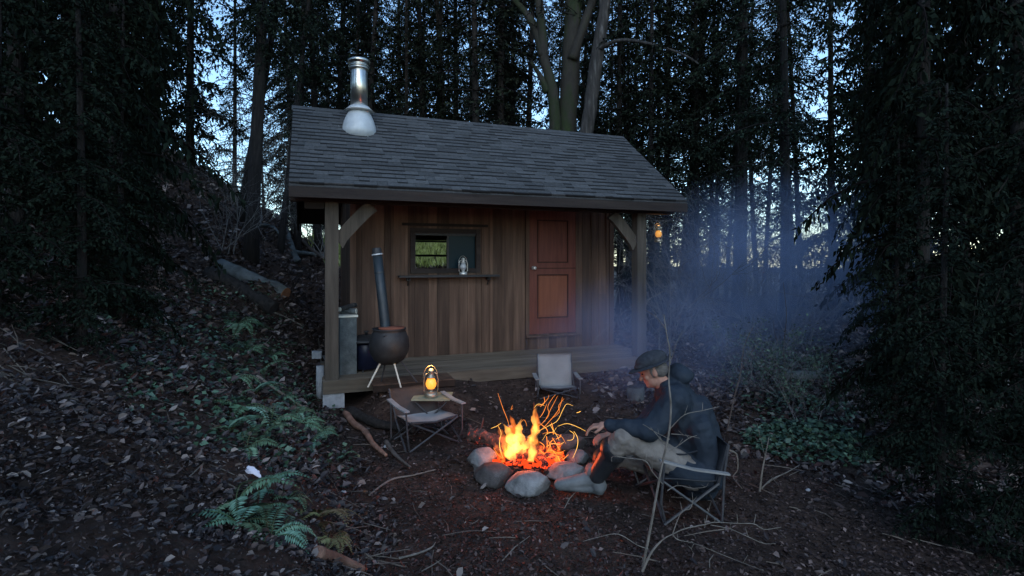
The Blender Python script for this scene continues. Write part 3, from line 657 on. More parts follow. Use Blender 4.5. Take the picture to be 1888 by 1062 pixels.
G = 'stones ringing the campfire'
FC = Vector((.10, 4.42, 0)); g0 = h(FC.x, FC.y)
def stone_px(px, py, Y, wpx, hpx, dep, seed, m, label, amp=.2, rz=0):
    c = at(px, py, Y); s = Y/F; return rock('fire_stone', c, (wpx/2*s*1.05, dep, hpx/2*s*1.08), seed, m, label, G, amp=amp, rz=rz)
stone_px(889, 845, 4.42, 62, 48, .13, 3, 'stone', 'pale angular stone under the burnt log, left of the fire', .45)
stone_px(910, 872, 4.18, 78, 42, .14, 5, 'stone_dark', 'dark sooty stone between two pale ones at the front left', .25)
stone_px(975, 889, 4.05, 84, 44, .14, 11, 'stone', 'large round pale stone at the front of the fire', .14)
stone_px(1045, 868, 4.22, 78, 34, .13, 8, 'stone', 'flat pale stone behind the toe of the boot', .2)
stone_px(1064, 841, 4.55, 44, 28, .10, 13, 'stone', 'small pinkish stone at the right of the fire', .25)
stone_px(1040, 815, 4.85, 90, 34, .12, 17, 'stone_dark', 'dark stone at the back right of the fire', .25)
stone_px(925, 818, 4.92, 60, 28, .11, 21, 'stone_dark', 'dark stone behind the flames at the back left', .25)
# burnt log at left and burning logs
def rough_log(name, pts, rs, m, label, cat='log', group=None, seed=1, amp=.25, n=24, sub=12):
    P_ = []; Rr = []
    for i in range(len(pts)-1):
        for k in range(sub):
            q = k/sub; P_.append(Vector(pts[i]).lerp(Vector(pts[i+1]), q)); Rr.append(rs[i]*(1-q)+rs[i+1]*q)
    P_.append(Vector(pts[-1])); Rr.append(rs[-1])
    b = MB(); b.tube(P_, Rr, n)
    for i, v in enumerate(b.v):
        p = Vector(v); c0 = P_[i//n]; r_ = Rr[i//n]; d_ = p-c0
        q = amp*(mnoise.noise(p*9+Vector((seed*3.3, 0, 0)))+.9*mnoise.noise(p*24+Vector((seed, 9, 0)))+.7*mnoise.noise(p*55+Vector((seed, 9, 0))))
        b.v[i] = tuple(c0+d_*(1+q))
    o = b.build(name, M[m], None, smooth=True); tag(o, label, cat, group); return origin(o, Vector(pts[0]))
GL = 'logs on the campfire'
rough_log('burning_log', [at(864, 802, 4.58), at(890, 805, 4.55), at(925, 822, 4.5), at(965, 842, 4.45)], [.05, .062, .055, .045], 'ember_log', 'thick burnt log with peeling bark jutting from the left of the fire', 'log', GL, 2, .4)
rough_log('burning_log', [at(870, 797, 4.6), at(867, 788, 4.62), at(863, 780, 4.63)], [.02, .014, .004], 'ember_log', 'short broken bark spike on the burnt log end', 'bark', GL, 6, .4)
rough_log('burning_log', [at(886, 790, 4.60), at(891, 772, 4.62)], [.012, .007], 'char', 'little charred stub standing behind the burnt log', 'stick', GL, 7, .3)
rough_log('burning_log', [at(935, 850, 4.3), at(985, 835, 4.45), at(1030, 822, 4.6)], [.035, .04, .03], 'ember_char', 'charred log lying across the middle of the flames', 'log', GL, 3, .35)
rough_log('burning_log', [at(1005, 858, 4.25), at(990, 835, 4.45), at(965, 812, 4.6)], [.03, .035, .028], 'ember_char', 'charred log leaning away through the flames', 'log', GL, 4, .35)
rough_log('burning_log', [at(1035, 845, 4.35), at(1010, 842, 4.4), at(950, 848, 4.4)], [.022, .03, .025], 'ember_char', 'thin charred log at the foot of the flames', 'log', GL, 5, .35)
fire = thing('campfire', FC+Vector((0, 0, g0)), 'bright yellow flames and red embers inside the ring of stones', 'fire')
def toL(p): return Vector(p)-fire.location
random.seed(9)
def flame(pts, rs, m, name='flame', n=10, seed=0):
    P_ = []; Rr = []
    for i in range(len(pts)-1):
        for k in range(5):
            q = k/5; P_.append(toL(pts[i]).lerp(toL(pts[i+1]), q)); Rr.append(rs[i]*(1-q)+rs[i+1]*q)
    P_.append(toL(pts[-1])); Rr.append(rs[-1])
    for i, p in enumerate(P_): p.x += .012*mnoise.noise(Vector((p.z*14, seed*3.1, 0))); p.y += .01*mnoise.noise(Vector((p.z*12, 5, seed)))
    b = MB(); b.tube(P_, [max(r*(1+.25*math.sin(i*1.7+seed)), .001) for i, r in enumerate(Rr)], n); return b.build(name, m, fire, smooth=True)
FY = 4.38
fl = [([(938, 845), (948, 822), (940, 800), (928, 782)], [.04, .058, .034, .004], 0),
      ([(950, 848), (958, 822), (955, 795), (962, 772)], [.04, .06, .035, .004], 0),
      ([(955, 835), (975, 815), (985, 800), (990, 785)], [.035, .032, .022, .003], 0),
      ([(978, 850), (984, 820), (988, 795), (984, 768), (990, 748)], [.03, .034, .032, .024, .004], 0),
      ([(940, 830), (928, 810), (922, 795), (918, 780)], [.04, .035, .02, .003], 1),
      ([(952, 838), (945, 810), (947, 785), (940, 765)], [.05, .055, .03, .003], 1),
      ([(985, 845), (980, 815), (990, 780), (984, 742)], [.03, .035, .028, .003], 1),
      ([(1008, 852), (1015, 838), (1010, 825), (1018, 812)], [.035, .03, .02, .003], 1),
      ([(930, 852), (922, 840), (916, 825), (910, 815)], [.03, .025, .018, .003], 1),
      ([(965, 855), (972, 842), (966, 830), (970, 818)], [.04, .04, .025, .003], 1),
      ([(1022, 850), (1035, 840), (1030, 826), (1040, 815)], [.025, .025, .014, .002], 1)]
for k, (pp_, rs, kind) in enumerate(fl):
    flame([at(x, y, FY+.04*((k*37) % 5-2)) for x, y in pp_], rs, M['flame_core'] if kind == 0 else M['flame'], seed=k)
random.seed(14)
for k in range(16):
    x0 = random.uniform(925, 1030); y0 = random.uniform(835, 856); hh = random.uniform(18, 60)*(1 if x0 < 1000 else .6); w0 = random.uniform(.012, .026)
    flame([at(x0, y0, FY), at(x0+random.uniform(-6, 6), y0-hh*.35, FY), at(x0+random.uniform(-9, 9), y0-hh*.7, FY+.02), at(x0+random.uniform(-12, 12), y0-hh, FY+.02)], [w0*.8, w0, w0*.5, .001], M['flame'], seed=30+k)
# embers
b = MB(); random.seed(4)
for k in range(260):
    q = random.uniform(0, 6.28); r_ = .36*math.sqrt(random.random()); c = Vector((math.cos(q)*r_, math.sin(q)*r_*.75, .03+.06*random.random()*(1-r_)))
    s_ = random.uniform(.008, .028); b.box(c, (s_*1.5, s_, s_), Matrix.Rotation(random.uniform(0, 6), 4, (random.random(), random.random(), 1)), t=random.random())
tag(b.build('ash_coal', M['char'], fire), kind='stuff')
b = MB()
for k in range(170):
    q = random.uniform(0, 6.28); r_ = .30*math.sqrt(random.random()); c = Vector((.03+math.cos(q)*r_, .03+math.sin(q)*r_*.7, .07+.06*random.random()*(1-r_)))
    s_ = random.uniform(.008, .024); b.box(c, (s_*2.2, s_, s_*.8), Matrix.Rotation(random.uniform(0, 6), 4, (random.random(), random.random(), 1)))
tag(b.build('ember', M['ember'], fire), kind='stuff')
# spark trails, built as thin glowing tubes curling out of the fire
def curl(pts, r, m, name='spark_trail'):
    pts = [Vector(p) for p in pts]; P_ = []
    for i in range(len(pts)-1):   # catmull
        p0 = pts[max(i-1, 0)]; p1 = pts[i]; p2 = pts[i+1]; p3 = pts[min(i+2, len(pts)-1)]
        for k in range(5):
            t = k/5; P_.append(.5*((2*p1)+(p2-p0)*t+(2*p0-5*p1+4*p2-p3)*t*t+(3*p1-p0-3*p2+p3)*t**3))
    P_.append(pts[-1]); n = len(P_)
    b = MB(); b.tube([toL(p) for p in P_], [r*(.45+.55*math.sin(math.pi*(i+.6)/n)) for i in range(n)], 5); b.build(name, M[m], fire)
cur = [([(918, 725), (927, 752), (936, 775), (940, 792)], 0, .0032), ([(945, 747), (942, 755), (946, 752)], 0, .0025), ([(905, 790), (915, 786), (924, 780)], 1, .003),
 ([(925, 838), (921, 815), (924, 798), (918, 785)], 1, .003), ([(928, 845), (921, 825), (922, 805)], 1, .003),
 ([(990, 748), (1000, 745), (1010, 735), (1012, 728)], 0, .003), ([(988, 790), (1005, 775), (1015, 755), (1022, 742), (1028, 730)], 0, .003), ([(990, 800), (1010, 780), (1030, 755), (1037, 732)], 0, .0035),
 ([(992, 795), (1012, 785), (1028, 775), (1038, 755), (1045, 745), (1056, 748)], 1, .003), ([(995, 770), (1002, 760), (1008, 745)], 0, .004), ([(1000, 780), (1012, 765), (1010, 750), (1018, 735), (1024, 728)], 0, .003),
 ([(1014, 782), (1018, 790), (1026, 802), (1031, 812)], 1, .003), ([(1000, 800), (1015, 797), (1035, 805), (1043, 818)], 0, .003), ([(1007, 824), (1018, 818), (1032, 819), (1040, 815)], 1, .003),
 ([(1028, 786), (1045, 781), (1062, 786), (1080, 795)], 1, .003), ([(1050, 794), (1058, 800), (1056, 810), (1046, 812)], 1, .0035), ([(1058, 795), (1065, 808), (1064, 825), (1056, 845)], 1, .0035),
 ([(996, 750), (1004, 742), (1003, 732)], 0, .0045), ([(1020, 770), (1031, 760), (1030, 748), (1040, 735)], 0, .003), ([(985, 752), (992, 745), (1004, 748)], 1, .0025),
 ([(961, 778), (966, 774), (970, 780), (971, 786)], 0, .0025), ([(1063, 761), (1067, 760), (1071, 758)], 1, .004), ([(1000, 812), (1008, 800), (1020, 796), (1026, 788)], 1, .0025), ([(1002, 838), (1015, 830), (1030, 835), (1042, 830)], 0, .004),
 ([(1005, 845), (1022, 840), (1038, 845)], 0, .0045), ([(998, 848), (1005, 830), (1020, 826)], 0, .0045), ([(1010, 850), (1016, 862), (1024, 868)], 0, .0045), ([(910, 825), (918, 838), (928, 846)], 0, .004)]
random.seed(12)
for k, (pp_, kind, r_) in enumerate(cur):
    y0 = 4.4+random.uniform(-.12, .15); curl([at(x, y, y0+.03*i) for i, (x, y) in enumerate(pp_)], r_*.46, 'spark_hot' if kind else 'spark')
for k in range(14):
    a_ = (random.uniform(1000, 1040), random.uniform(800, 860)); b_ = (a_[0]+random.uniform(-15, 20), a_[1]-random.uniform(8, 26)); y0 = random.uniform(4.3, 4.55)
    curl([at(*a_, y0), at((a_[0]+b_[0])/2+random.uniform(-5, 5), (a_[1]+b_[1])/2, y0), at(*b_, y0)], .003, 'spark')
point_light('fire_glow', Vector((-.03, -.06, .30)), 4.5, (1, .17, .05), .14, fire)
point_light('ember_glow', Vector((.10, -.02, .14)), 5, (1, .06, .025), .12, fire)

# ------------------------------------------------------------------ the man
man = thing('person', at(1285, 930, 3.8), 'man in dark navy jacket, cap and muddy boots sitting by the fire', 'person')
def Lm(p): return Vector(p)-man.location
A = lambda x, y, Y: Lm(at(x, y, Y))
pel = A(1280, 868, 3.82); sp = A(1290, 825, 3.83); chest = A(1266, 768, 3.84); uch = A(1244, 735, 3.85); nk = A(1225, 708, 3.85); hd = A(1205, 683, 3.86)
shN, shF = A(1248, 738, 3.64), A(1236, 738, 4.03)
elN, elF = A(1196, 794, 3.60), A(1190, 785, 4.05)
wrN, wrF = A(1118, 783, 3.72), A(1128, 800, 4.02)
hpN, hpF = A(1275, 872, 3.72), A(1272, 868, 3.93)
knN, knF = A(1151, 804, 3.66), A(1128, 835, 4.05)
anN, anF = A(1096, 884, 3.86), A(1092, 880, 4.16)
toN, toF = A(1034, 894, 3.93), A(1052, 880, 4.22)
fw = Vector((-.90, .22, -.40)).normalized(); lf = Vector((0, 0, 1)).cross(fw).normalized(); upv = fw.cross(lf)
HM = Matrix((fw, lf, upv)).transposed().to_4x4()
def hp(x, y, z): return hd+fw*x+lf*y+upv*z
bm = MB()
bm.ball(hd+upv*.02, (.095, .074, .10), 16, HM); bm.ball(hp(.025, 0, -.045), (.065, .056, .075), 14, HM); bm.ball(hp(.065, 0, -.085), (.028, .03, .024), 10, HM)
bm.cap(hp(.082, 0, .012), hp(.106, 0, -.028), .009, .015); bm.ball(hp(.09, 0, .03), (.018, .05, .010), 10, HM)      # nose, brow
bm.ball(hp(.085, 0, -.052), (.012, .024, .007), 8, HM); bm.ball(hp(.083, 0, -.064), (.012, .022, .007), 8, HM)   # lips
for s_ in (-1, 1):
    bm.ball(hp(-.005, s_*.076, -.008), (.018, .010, .030), 10, HM); bm.ball(hp(.06, s_*.038, -.022), (.025, .022, .022), 8, HM)
bm.cap(nk+Vector((0, 0, -.03)), hp(-.01, 0, -.06), .058, .052); bm.cap(uch, nk, .10, .06); bm.cap(chest, uch, .13, .11); bm.cap(sp, chest, .12, .13); bm.cap(pel, sp, .125, .12)
for a_, b_, c_, d_ in ((shN, elN, wrN, -1), (shF, elF, wrF, 1)):
    bm.cap(uch, a_, .07, .055); bm.cap(a_, b_, .05, .038); bm.cap(b_, c_, .038, .024)
    hdir = Vector((-.93, .15*-d_, -.16)).normalized(); side = hdir.cross(Vector((0, 0, 1))).normalized()*d_; palm = c_+hdir*.085; dn = Vector((0, 0, -1))
    bm.cap(c_, c_+hdir*.03, .024, .026)
    for q in range(4):
        o_ = side*(.030-.020*q); ln = (.072, .08, .075, .058)[q]; kn_ = c_+hdir*.088+o_
        bm.cap(c_+hdir*.02+o_*.6, kn_, .014, .0115, 8)
        j1 = kn_+(hdir*.9+dn*(.35+.07*q)).normalized()*ln*.5; j2 = j1+(hdir*.55+dn*.8).normalized()*ln*.32; j3 = j2+(hdir*.15+dn*.9).normalized()*ln*.25
        bm.cap(kn_, j1, .0105, .0095, 8); bm.cap(j1, j2, .0095, .0088, 8); bm.cap(j2, j3, .0088, .0075, 8)
    t0 = c_+hdir*.025+side*.024; t1 = t0+(hdir*.6+side*.65+dn*.35).normalized()*.042; t2 = t1+(hdir*.9+side*.1+dn*.4).normalized()*.03
    bm.cap(t0, t1, .014, .0115, 8); bm.cap(t1, t2, .0115, .0095, 8)
for a_, b_, c_, d_ in ((hpN, knN, anN, toN), (hpF, knF, anF, toF)):
    bm.cap(pel, a_, .10, .09); bm.cap(a_, b_, .085, .058); bm.cap(b_, c_, .052, .036); bm.cap(c_+Vector((.015, 0, -.02)), d_, .036, .028)
body = bm.build('body', M['skin'], man); remesh(body, .0055, 2)
jk = MB()
jk.cap(A(1290, 880, 3.83), sp, .155, .172); jk.cap(sp, chest, .172, .17); jk.cap(chest, uch, .17, .145); jk.cap(uch, nk+Vector((.02, 0, -.04)), .14, .085)
jk.cap(A(1300, 835, 3.83), A(1276, 765, 3.84), .16, .16); jk.cap(A(1302, 845, 3.70), A(1290, 790, 3.70), .09, .10)
jk.ball(A(1255, 875, 3.83), (.17, .17, .06)); jk.cap(A(1222, 848, 3.70), A(1300, 878, 3.72), .085, .12); jk.cap(A(1222, 848, 3.93), A(1300, 878, 3.93), .085, .12); jk.cap(A(1250, 872, 3.64), A(1308, 880, 3.66), .075, .10); jk.cap(A(1225, 830, 3.82), A(1280, 850, 3.82), .10, .14)
for a_, b_, c_ in ((shN, elN, wrN), (shF, elF, wrF)):
    jk.cap(uch, a_, .125, .108); jk.cap(a_, b_, .105, .08); jk.cap(b_, c_.lerp(b_, .12), .078, .05); m1 = a_.lerp(b_, .6)
    for q in (.25, .5, .75): jk.ball(a_.lerp(b_, q)+Vector((.02, 0, .02)), (.08-.01*q*2, .078-.01*q*2, .03), 10)
    for q in (.15, .35, .55, .75): jk.ball(b_.lerp(c_, q), (.022, .066-.02*q, .066-.02*q), 10)
# hood thrown back
hb_ = A(1252, 690, 3.87)
jk.ball(hb_, (.10, .125, .075), 14, Matrix.Rotation(R(12), 4, 'Y')); jk.ball(A(1240, 702, 3.87), (.09, .105, .05), 14); jk.cap(A(1232, 716, 3.80), A(1238, 712, 3.93), .065, .065)
jacket = jk.build('jacket', M['jacket'], man); remesh(jacket, .010, 5)
tx = bpy.data.textures.new('cloth_folds', 'CLOUDS'); tx.noise_scale = .11; tx.noise_depth = 2
dm = jacket.modifiers.new('folds', 'DISPLACE'); dm.texture = tx; dm.strength = .035; dm.mid_level = .5
b = MB(); b.tube([A(1219, 836, 3.68), A(1262, 838, 3.62), A(1305, 826, 3.66)], .006, 5); b.build('pocket_seam', M['boot_black'], jacket)
tr = MB()
for a_, b_, c_ in ((hpN, knN, anN), (hpF, knF, anF)):
    tr.cap(pel, a_, .12, .115); tr.cap(a_, b_.lerp(a_, .06), .118, .088); tr.cap(b_, b_.lerp(c_, .36), .088, .080)
    for q in (.55, .72, .88): tr.ball(a_.lerp(b_, q)+Vector((0, 0, -.01)), (.03, .092, .092), 10, Matrix.Rotation(R(25), 4, 'Y'))
trou = tr.build('trousers', M['trouser'], man); remesh(trou, .009, 4)
tx2 = bpy.data.textures.new('trouser_folds', 'CLOUDS'); tx2.noise_scale = .05
dm = trou.modifiers.new('folds', 'DISPLACE'); dm.texture = tx2; dm.strength = .022; dm.mid_level = .5
for c_, d_, b_ in ((anN, toN, knN), (anF, toF, knF)):
    bt = MB(); top = b_.lerp(c_, .34); bt.cap(top, c_.lerp(b_, .1), .088, .064); bt.cap(top+Vector((-.005, 0, .015)), top, .093, .090)
    o1 = bt.build('boot_shaft', M['boot_black'], man); remesh(o1, .008, 3)
    ft = MB(); f = (d_-c_); f.z = 0; f.normalize(); heel = c_-f*.03; heel.z = d_.z-.0
    ft.cap(c_+Vector((0, 0, .03)), heel+Vector((0, 0, .01)), .055, .05); ft.cap(c_+f*.03, d_, .058, .043); ft.cap(c_.lerp(heel, .8), d_+f*.01, .046, .042)
    ft.cap(c_+Vector((0, 0, .05)), heel+Vector((0, 0, .03)), .062, .06)
    o2 = ft.build('boot_foot', M['boot_grey'], o1); remesh(o2, .007, 2)
cp = MB(); cp.ball(hp(-.012, 0, .078), (.118, .098, .062), 16, HM); cp.ball(hp(.02, 0, .062), (.105, .09, .035), 14, HM); cp.ball(hp(-.03, 0, .06), (.095, .092, .05), 14, HM)
cap_ = cp.build('cap', M['cap'], man); remesh(cap_, .007, 3)
cp = MB(); cp.ball(hp(-.005, 0, .046), (.158, .135, .012), 24, HM); cp.build('brim', M['cap'], cap_, smooth=True)
cp = MB(); cp.ball(hp(.115, 0, .044), (.06, .075, .010), 14, HM); cp.build('peak', M['cap'], cap_, smooth=True)
hr = MB(); hr.ball(hp(-.038, 0, .0), (.068, .080, .068), 14, HM); 
for s_ in (-1, 1): hr.ball(hp(.008, s_*.068, .005), (.02, .012, .045), 10, HM)
hr = hr.build('hair', M['hair'], man); remesh(hr, .006, 1)
for s_ in (-1, 1):
    b = MB(); b.ball(hp(.079, s_*.030, .008), (.010, .013, .008), 8, HM); b.build('eye', M['char'], man, smooth=True)

# ------------------------------------------------------------------ trees
rng = np.random.default_rng(3)
def conifer_proto(name, hgt, r0, base, crown_r, nb, m_leaf, m_bark, seed, dead=30, leafL=.105, leafW=.046, step=.085, droop=.5, dense=1.0, taper=.75):
    rg = np.random.default_rng(seed); random.seed(seed)
    root = bpy.data.objects.new(name, None); C.objects.link(root)
    tb = MB(); pts = []; rs = []
    for i in range(13):
        q = i/12; pts.append((.10*math.sin(q*3+seed)*q, .10*math.cos(q*2.3+seed)*q, q*hgt-.2)); rs.append(r0*(1.25 if i == 0 else 1)*(1-taper*q))
    tb.tube(pts, rs, 10)
    for k in range(dead):
        z = random.uniform(.6, max(base+1.5, 2.5)); a = random.uniform(0, 6.28); L = random.uniform(.3, 1.3)
        p0 = Vector((0, 0, z)); d = Vector((math.cos(a), math.sin(a), random.uniform(-.3, .3)))
        p1 = p0+d*L*.5+Vector((0, 0, -.03)); p2 = p0+d*L+Vector((random.uniform(-.1, .1), random.uniform(-.1, .1), -.15*L)); tb.tube([p0, p1, p2], [.012, .008, .003], 3, cap=False)
    to = tb.build('trunk', M[m_bark], root, smooth=True)
    Ps, Ds, Ns, Ls, Ws = [], [], [], [], []
    ex = MB()
    for k in range(nb):
        q = (k+random.random())/nb; z = base+(hgt-base)*q; a = random.uniform(0, 6.28)
        L = crown_r*(.35+.65*(1-q)**.7)*random.uniform(.45, 1.1)*(min(1, .5+q*4))
        d = np.array([math.cos(a), math.sin(a), 0]); sd = np.array([-d[1], d[0], 0]); rise = random.uniform(-.15, .35)
        n = max(4, int(L/step)); pts = []
        for i in range(n+1):
            s = i/n; pts.append(np.array([0, 0, z])+d*L*s+np.array([0, 0, rise*L*s-droop*L*s*s])+sd*.12*L*math.sin(s*3+k))
        ex.tube([Vector(p) for p in pts[::max(1, n//4)]], [max(.018*(1-i/6), .004)*(L/2+.4) for i in range(len(pts[::max(1, n//4)]))], 3, cap=False)
        for i in range(1, n+1):
            s = i/n
            for sg in (-1, 1):
                if rg.random() > dense: continue
                tl = (.18+.34*(1-s))*min(L, 2)*.42*rg.uniform(.6, 1.3)
                td = d*rg.uniform(.3, .8)+sd*sg*rg.uniform(.6, 1.1)+np.array([0, 0, -rg.uniform(.15, .7)]); td /= np.linalg.norm(td)
                m_ = max(3, int(tl/.042)); ss = (np.arange(m_)+rg.random())/m_
                P = pts[i][None]+td[None]*(ss*tl)[:, None]+np.array([0, 0, -1])*((ss**2)*tl*.3)[:, None]+rg.normal(0, .012, (m_, 3))
                D = td[None]+rg.normal(0, .45, (m_, 3))+np.array([0, 0, -.25])
                Ps.append(P); Ds.append(D); Ns.append(np.tile([0, 0, 1.0], (m_, 1))+rg.normal(0, .5, (m_, 3)))
    P = np.vstack(Ps); D = np.vstack(Ds); N = np.vstack(Ns); k = len(P)
    qd = leafmesh(P, D, N, rg.uniform(.6, 1.3, k)*leafL, rg.uniform(.7, 1.3, k)*leafW)
    np_build('crown', qd, M[m_leaf], ex, rg.random(k), root)
    return root
proto = {}
proto['a'] = conifer_proto('conifer_tree', 15, .15, 3.0, 2.3, 150, 'conifer', 'bark_dark', 1)
proto['b'] = conifer_proto('conifer_tree', 14, .11, 1.6, 2.1, 150, 'conifer', 'bark_dark', 2, dense=.7, leafL=.09, leafW=.04)
proto['c'] = conifer_proto('conifer_tree', 16, .20, 4.2, 2.8, 150, 'conifer', 'bark_dark', 3, dense=.9, droop=.65)
proto['d'] = conifer_proto('conifer_tree', 13, .09, .3, 1.9, 180, 'conifer', 'bark_dark', 4)
proto['e'] = conifer_proto('conifer_tree', 11, .12, .1, 1.9, 170, 'conifer_dense', 'bark_dark', 5, dead=5, leafL=.13, leafW=.06, step=.11)
proto['f'] = conifer_proto('conifer_tree', 14, .09, 4.2, 1.7, 115, 'conifer', 'bark_dark', 6, dead=60, dense=.6)
used = {}
def tree(kind, px, Y, label, group, lean=(0, 0), s=1.0, rz=None, name=None, sr=1.0):
    o = proto[kind] if kind not in used else copy_tree(proto[kind]); used[kind] = 1
    p = on_ground(px, Y); o.location = p; o.scale = (s*sr, s*sr, s); random.seed(int(px*7+Y*13))
    o.rotation_euler = (R(lean[1]), R(lean[0]), random.uniform(0, 6.28) if rz is None else rz)
    if lean != (0, 0): o.rotation_euler[2] = 0
    tag(o, label, 'tree', group); return o
GF = 'dark conifers around the clearing'
named = [
 ('c', 462, 10.6, 'thick dark conifer trunk rising from the bank nearest the left of the cabin', (3, 0), .95, .72),
 ('f', 443, 12.5, 'leaning dark conifer left of the thick trunk on the bank', (9, 0), 1.1, 1.1),
 ('f', 517, 12.5, 'slanting conifer on the mound just left of the roof edge', (6, 0), .95, .85),
 ('f', 548, 15, 'slim straight conifer between the mound and the roof corner', (1, 0), 1.1, 1.0),
 ('f', 665, 14.5, 'slim conifer with a forking limb right behind the chimney', (3, 0), 1.1, .9),
 ('f', 884, 13.5, 'grey slim conifer above the left half of the ridge', (-1.5, 0), 1.1, 1.1),
 ('f', 925, 14.2, 'slim conifer close left of the mossy maple', (0, 0), 1.1, 1.2),
 ('f', 1144, 14, 'slim conifer close right of the mossy maple', (0, 0), 1.1, 1.0),
 ('b', 1208, 17, 'left trunk of the close pair of thin conifers over the roof end', (1, 0), 1.0, .8),
 ('f', 1222, 16.5, 'right trunk of the close pair of thin conifers over the roof end', (1, 0), 1.0, 1.0),
 ('a', 1283, 14.5, 'straight dark conifer just right of the roof end', (0, 0), 1.0, .65),
 ('c', 1362, 13.5, 'thickest dark conifer standing in the blue smoke on the right', (1, 0), 1.0, .9),
 ('d', 1203, 12.5, 'dark conifer stem right behind the hanging lantern', (0, 0), .9, 1.0),
 ('b', 1252, 15.0, 'leaning conifer with flared foot between lantern and smoke', (5, 0), 1.0, 1.3),
 ('b', 1447, 11.5, 'conifer with long drooping boughs at the right side', (0, 0), 1.0, 1.0),
]
for k, px, Y_, lab, ln, s_, sr in named: tree(k, px, Y_, lab, GF, ln, s_, sr=sr)
random.seed(21)
GB = 'far conifers behind the cabin'; k_ = 0; seen_ = set()
for Y_, pxs in ((15.5, (590, 640, 745, 795, 845, 965, 1172, 1245, 1325, 1408, 1475)), (33, (415, 455, 505, 560, 625, 680, 735, 800, 860, 905, 975, 1030, 1090, 1150, 1205, 1260, 1310, 1370, 1425, 1480)), (17.5, (610, 705, 800, 850, 960, 1060, 1160, 1320, 1410, 1480)), (21, (445, 500, 575, 650, 745, 830, 900, 1000, 1100, 1190, 1260, 1345, 1440)), (26, (420, 470, 540, 600, 690, 770, 880, 930, 1030, 1130, 1230, 1300, 1390, 1460))):
    for px in pxs:
        k_ += 1; kd = random.choice('abdb' if Y_ < 20 else 'abbd')
        if Y_ == 33: kd = random.choice('ab')
        if Y_ == 15.5: kd = 'b'
        if Y_ < 30 and (1195 < px < 1290 or px > 1395): kd = 'f'
        if 20 < Y_ < 30 and (px > 1150 or px < 640): kd = random.choice('ffb')
        if Y_ < 20 and (px > 1180 or px < 560) : kd = random.choice('fbf')
        if Y_ in (33, 26) and (px < 500 or px > 1385 or 1200 < px < 1270): continue
        row = {15.5: 'first', 17.5: 'second', 21: 'third', 26: 'fourth', 33: 'farthest'}[Y_]
        spot = next(t for lim, t in ((440, 'at the left limit of the clearing'), (500, 'above the bank, left of the mound'), (560, 'above the mound left of the roof'), (640, 'over the left roof corner'), (700, 'just right of the chimney'), (760, 'one step right of the chimney'), (840, 'left of the two slim grey trunks'), (910, 'at the slim trunks left of the maple'), (990, 'just left of the mossy maple'), (1080, 'hidden behind the maple stems'), (1150, 'just right of the mossy maple'), (1215, 'over the right end of the ridge'), (1280, 'over the right roof slope'), (1335, 'right of the roof end'), (1400, 'behind the thickest right trunk'), (1450, 'right of the thickest right trunk'), (1600, 'at the right limit of the clearing')) if px < lim)
        lab = '%s conifer %s, %s row' % ('slender' if kd == 'f' else 'full', spot, row)
        if lab in seen_: lab += ', right-hand twin'
        seen_.add(lab)
        tree(kd, px+random.uniform(-15, 15), Y_+random.uniform(-1.2, 1.2), lab, GB, (random.uniform(-3.5, 3.5), random.uniform(-1, 1)), random.uniform(.85, 1.2)*(1.5 if Y_ == 33 else 1), sr=.8)
# the dark woods beyond both sides of the clearing
GS = 'dense conifers at the sides'
for i, (px, Y_, lab) in enumerate([(215, 4.6, 'nearest'), (30, 4.4, 'outermost'), (185, 6.4, 'second nearest'), (120, 6.2, ''), (-20, 6, ''), (225, 8.8, ''), (190, 8.4, ''), (60, 8, ''), (270, 12, ''), (215, 11.5, ''), (140, 11, ''), (20, 11, '')]):
    tree('e', px, Y_, ('%s of the dense black-green conifers in the unlit woods at the far left' % lab) if lab else 'dense conifer %s, woods at far left' % {120: 'between the two nearest', -20: 'cut by the picture edge', 225: 'second from the bank edge', 190: 'in the middle of the third row', 60: 'near the outer end of the third row', 270: 'hindmost beside the bank', 215: 'in the back row, second from the bank', 140: 'in the back row, third from the bank', 20: 'in the back row, outermost'}[px], GS, s=.95, sr=.52)
for i, (px, Y_, lab) in enumerate([(1700, 4.6, 'nearest'), (1880, 4.4, 'outermost'), (1670, 6.4, 'second nearest'), (1780, 6.2, ''), (1900, 6, ''), (1640, 8.8, ''), (1710, 8.4, ''), (1830, 8, ''), (1600, 12, ''), (1650, 11.5, ''), (1760, 11, ''), (1880, 11, '')]):
    tree('e', px, Y_, ('%s of the dense black-green conifers in the unlit woods at the far right' % lab) if lab else 'dense conifer %s, woods at far right' % {1780: 'between the two nearest', 1900: 'cut by the picture edge', 1640: 'second from the leafy shrubs', 1710: 'in the middle of the third row', 1830: 'near the outer end of the third row', 1600: 'hindmost beside the thicket', 1650: 'in the back row, second from the thicket', 1760: 'in the back row, third from the thicket', 1880: 'in the back row, outermost'}[px], GS, s=.95, sr=.52)
for px, Y_, lab in ((350, 15, 'broad dark conifer far back beside the left limit of the clearing'), (290, 18, 'broad dark conifer farthest back among the left woods'), (1535, 15, 'broad dark conifer far back beside the right limit of the clearing'), (1600, 18, 'broad dark conifer farthest back among the right woods')):
    tree('e', px, Y_, lab, GS, s=1.2, sr=.8)
for i, (px, Y_, lab) in enumerate([(150, 3.3, 'added young dense conifer nearest the camera at the left'), (-10, 3.0, 'added young dense conifer at the bottom left picture corner'), (225, 4.4, 'added young dense conifer beside the ferns at the left'), (1735, 3.3, 'added young dense conifer nearest the camera at the right'), (1900, 3.0, 'added young dense conifer at the bottom right picture corner'), (1650, 4.6, 'added young dense conifer beside the leafy shrubs at the right')]):
    tree('e', px, Y_, lab, GS, s=.26, sr=.95)  # young conifers added to darken the ground at both sides
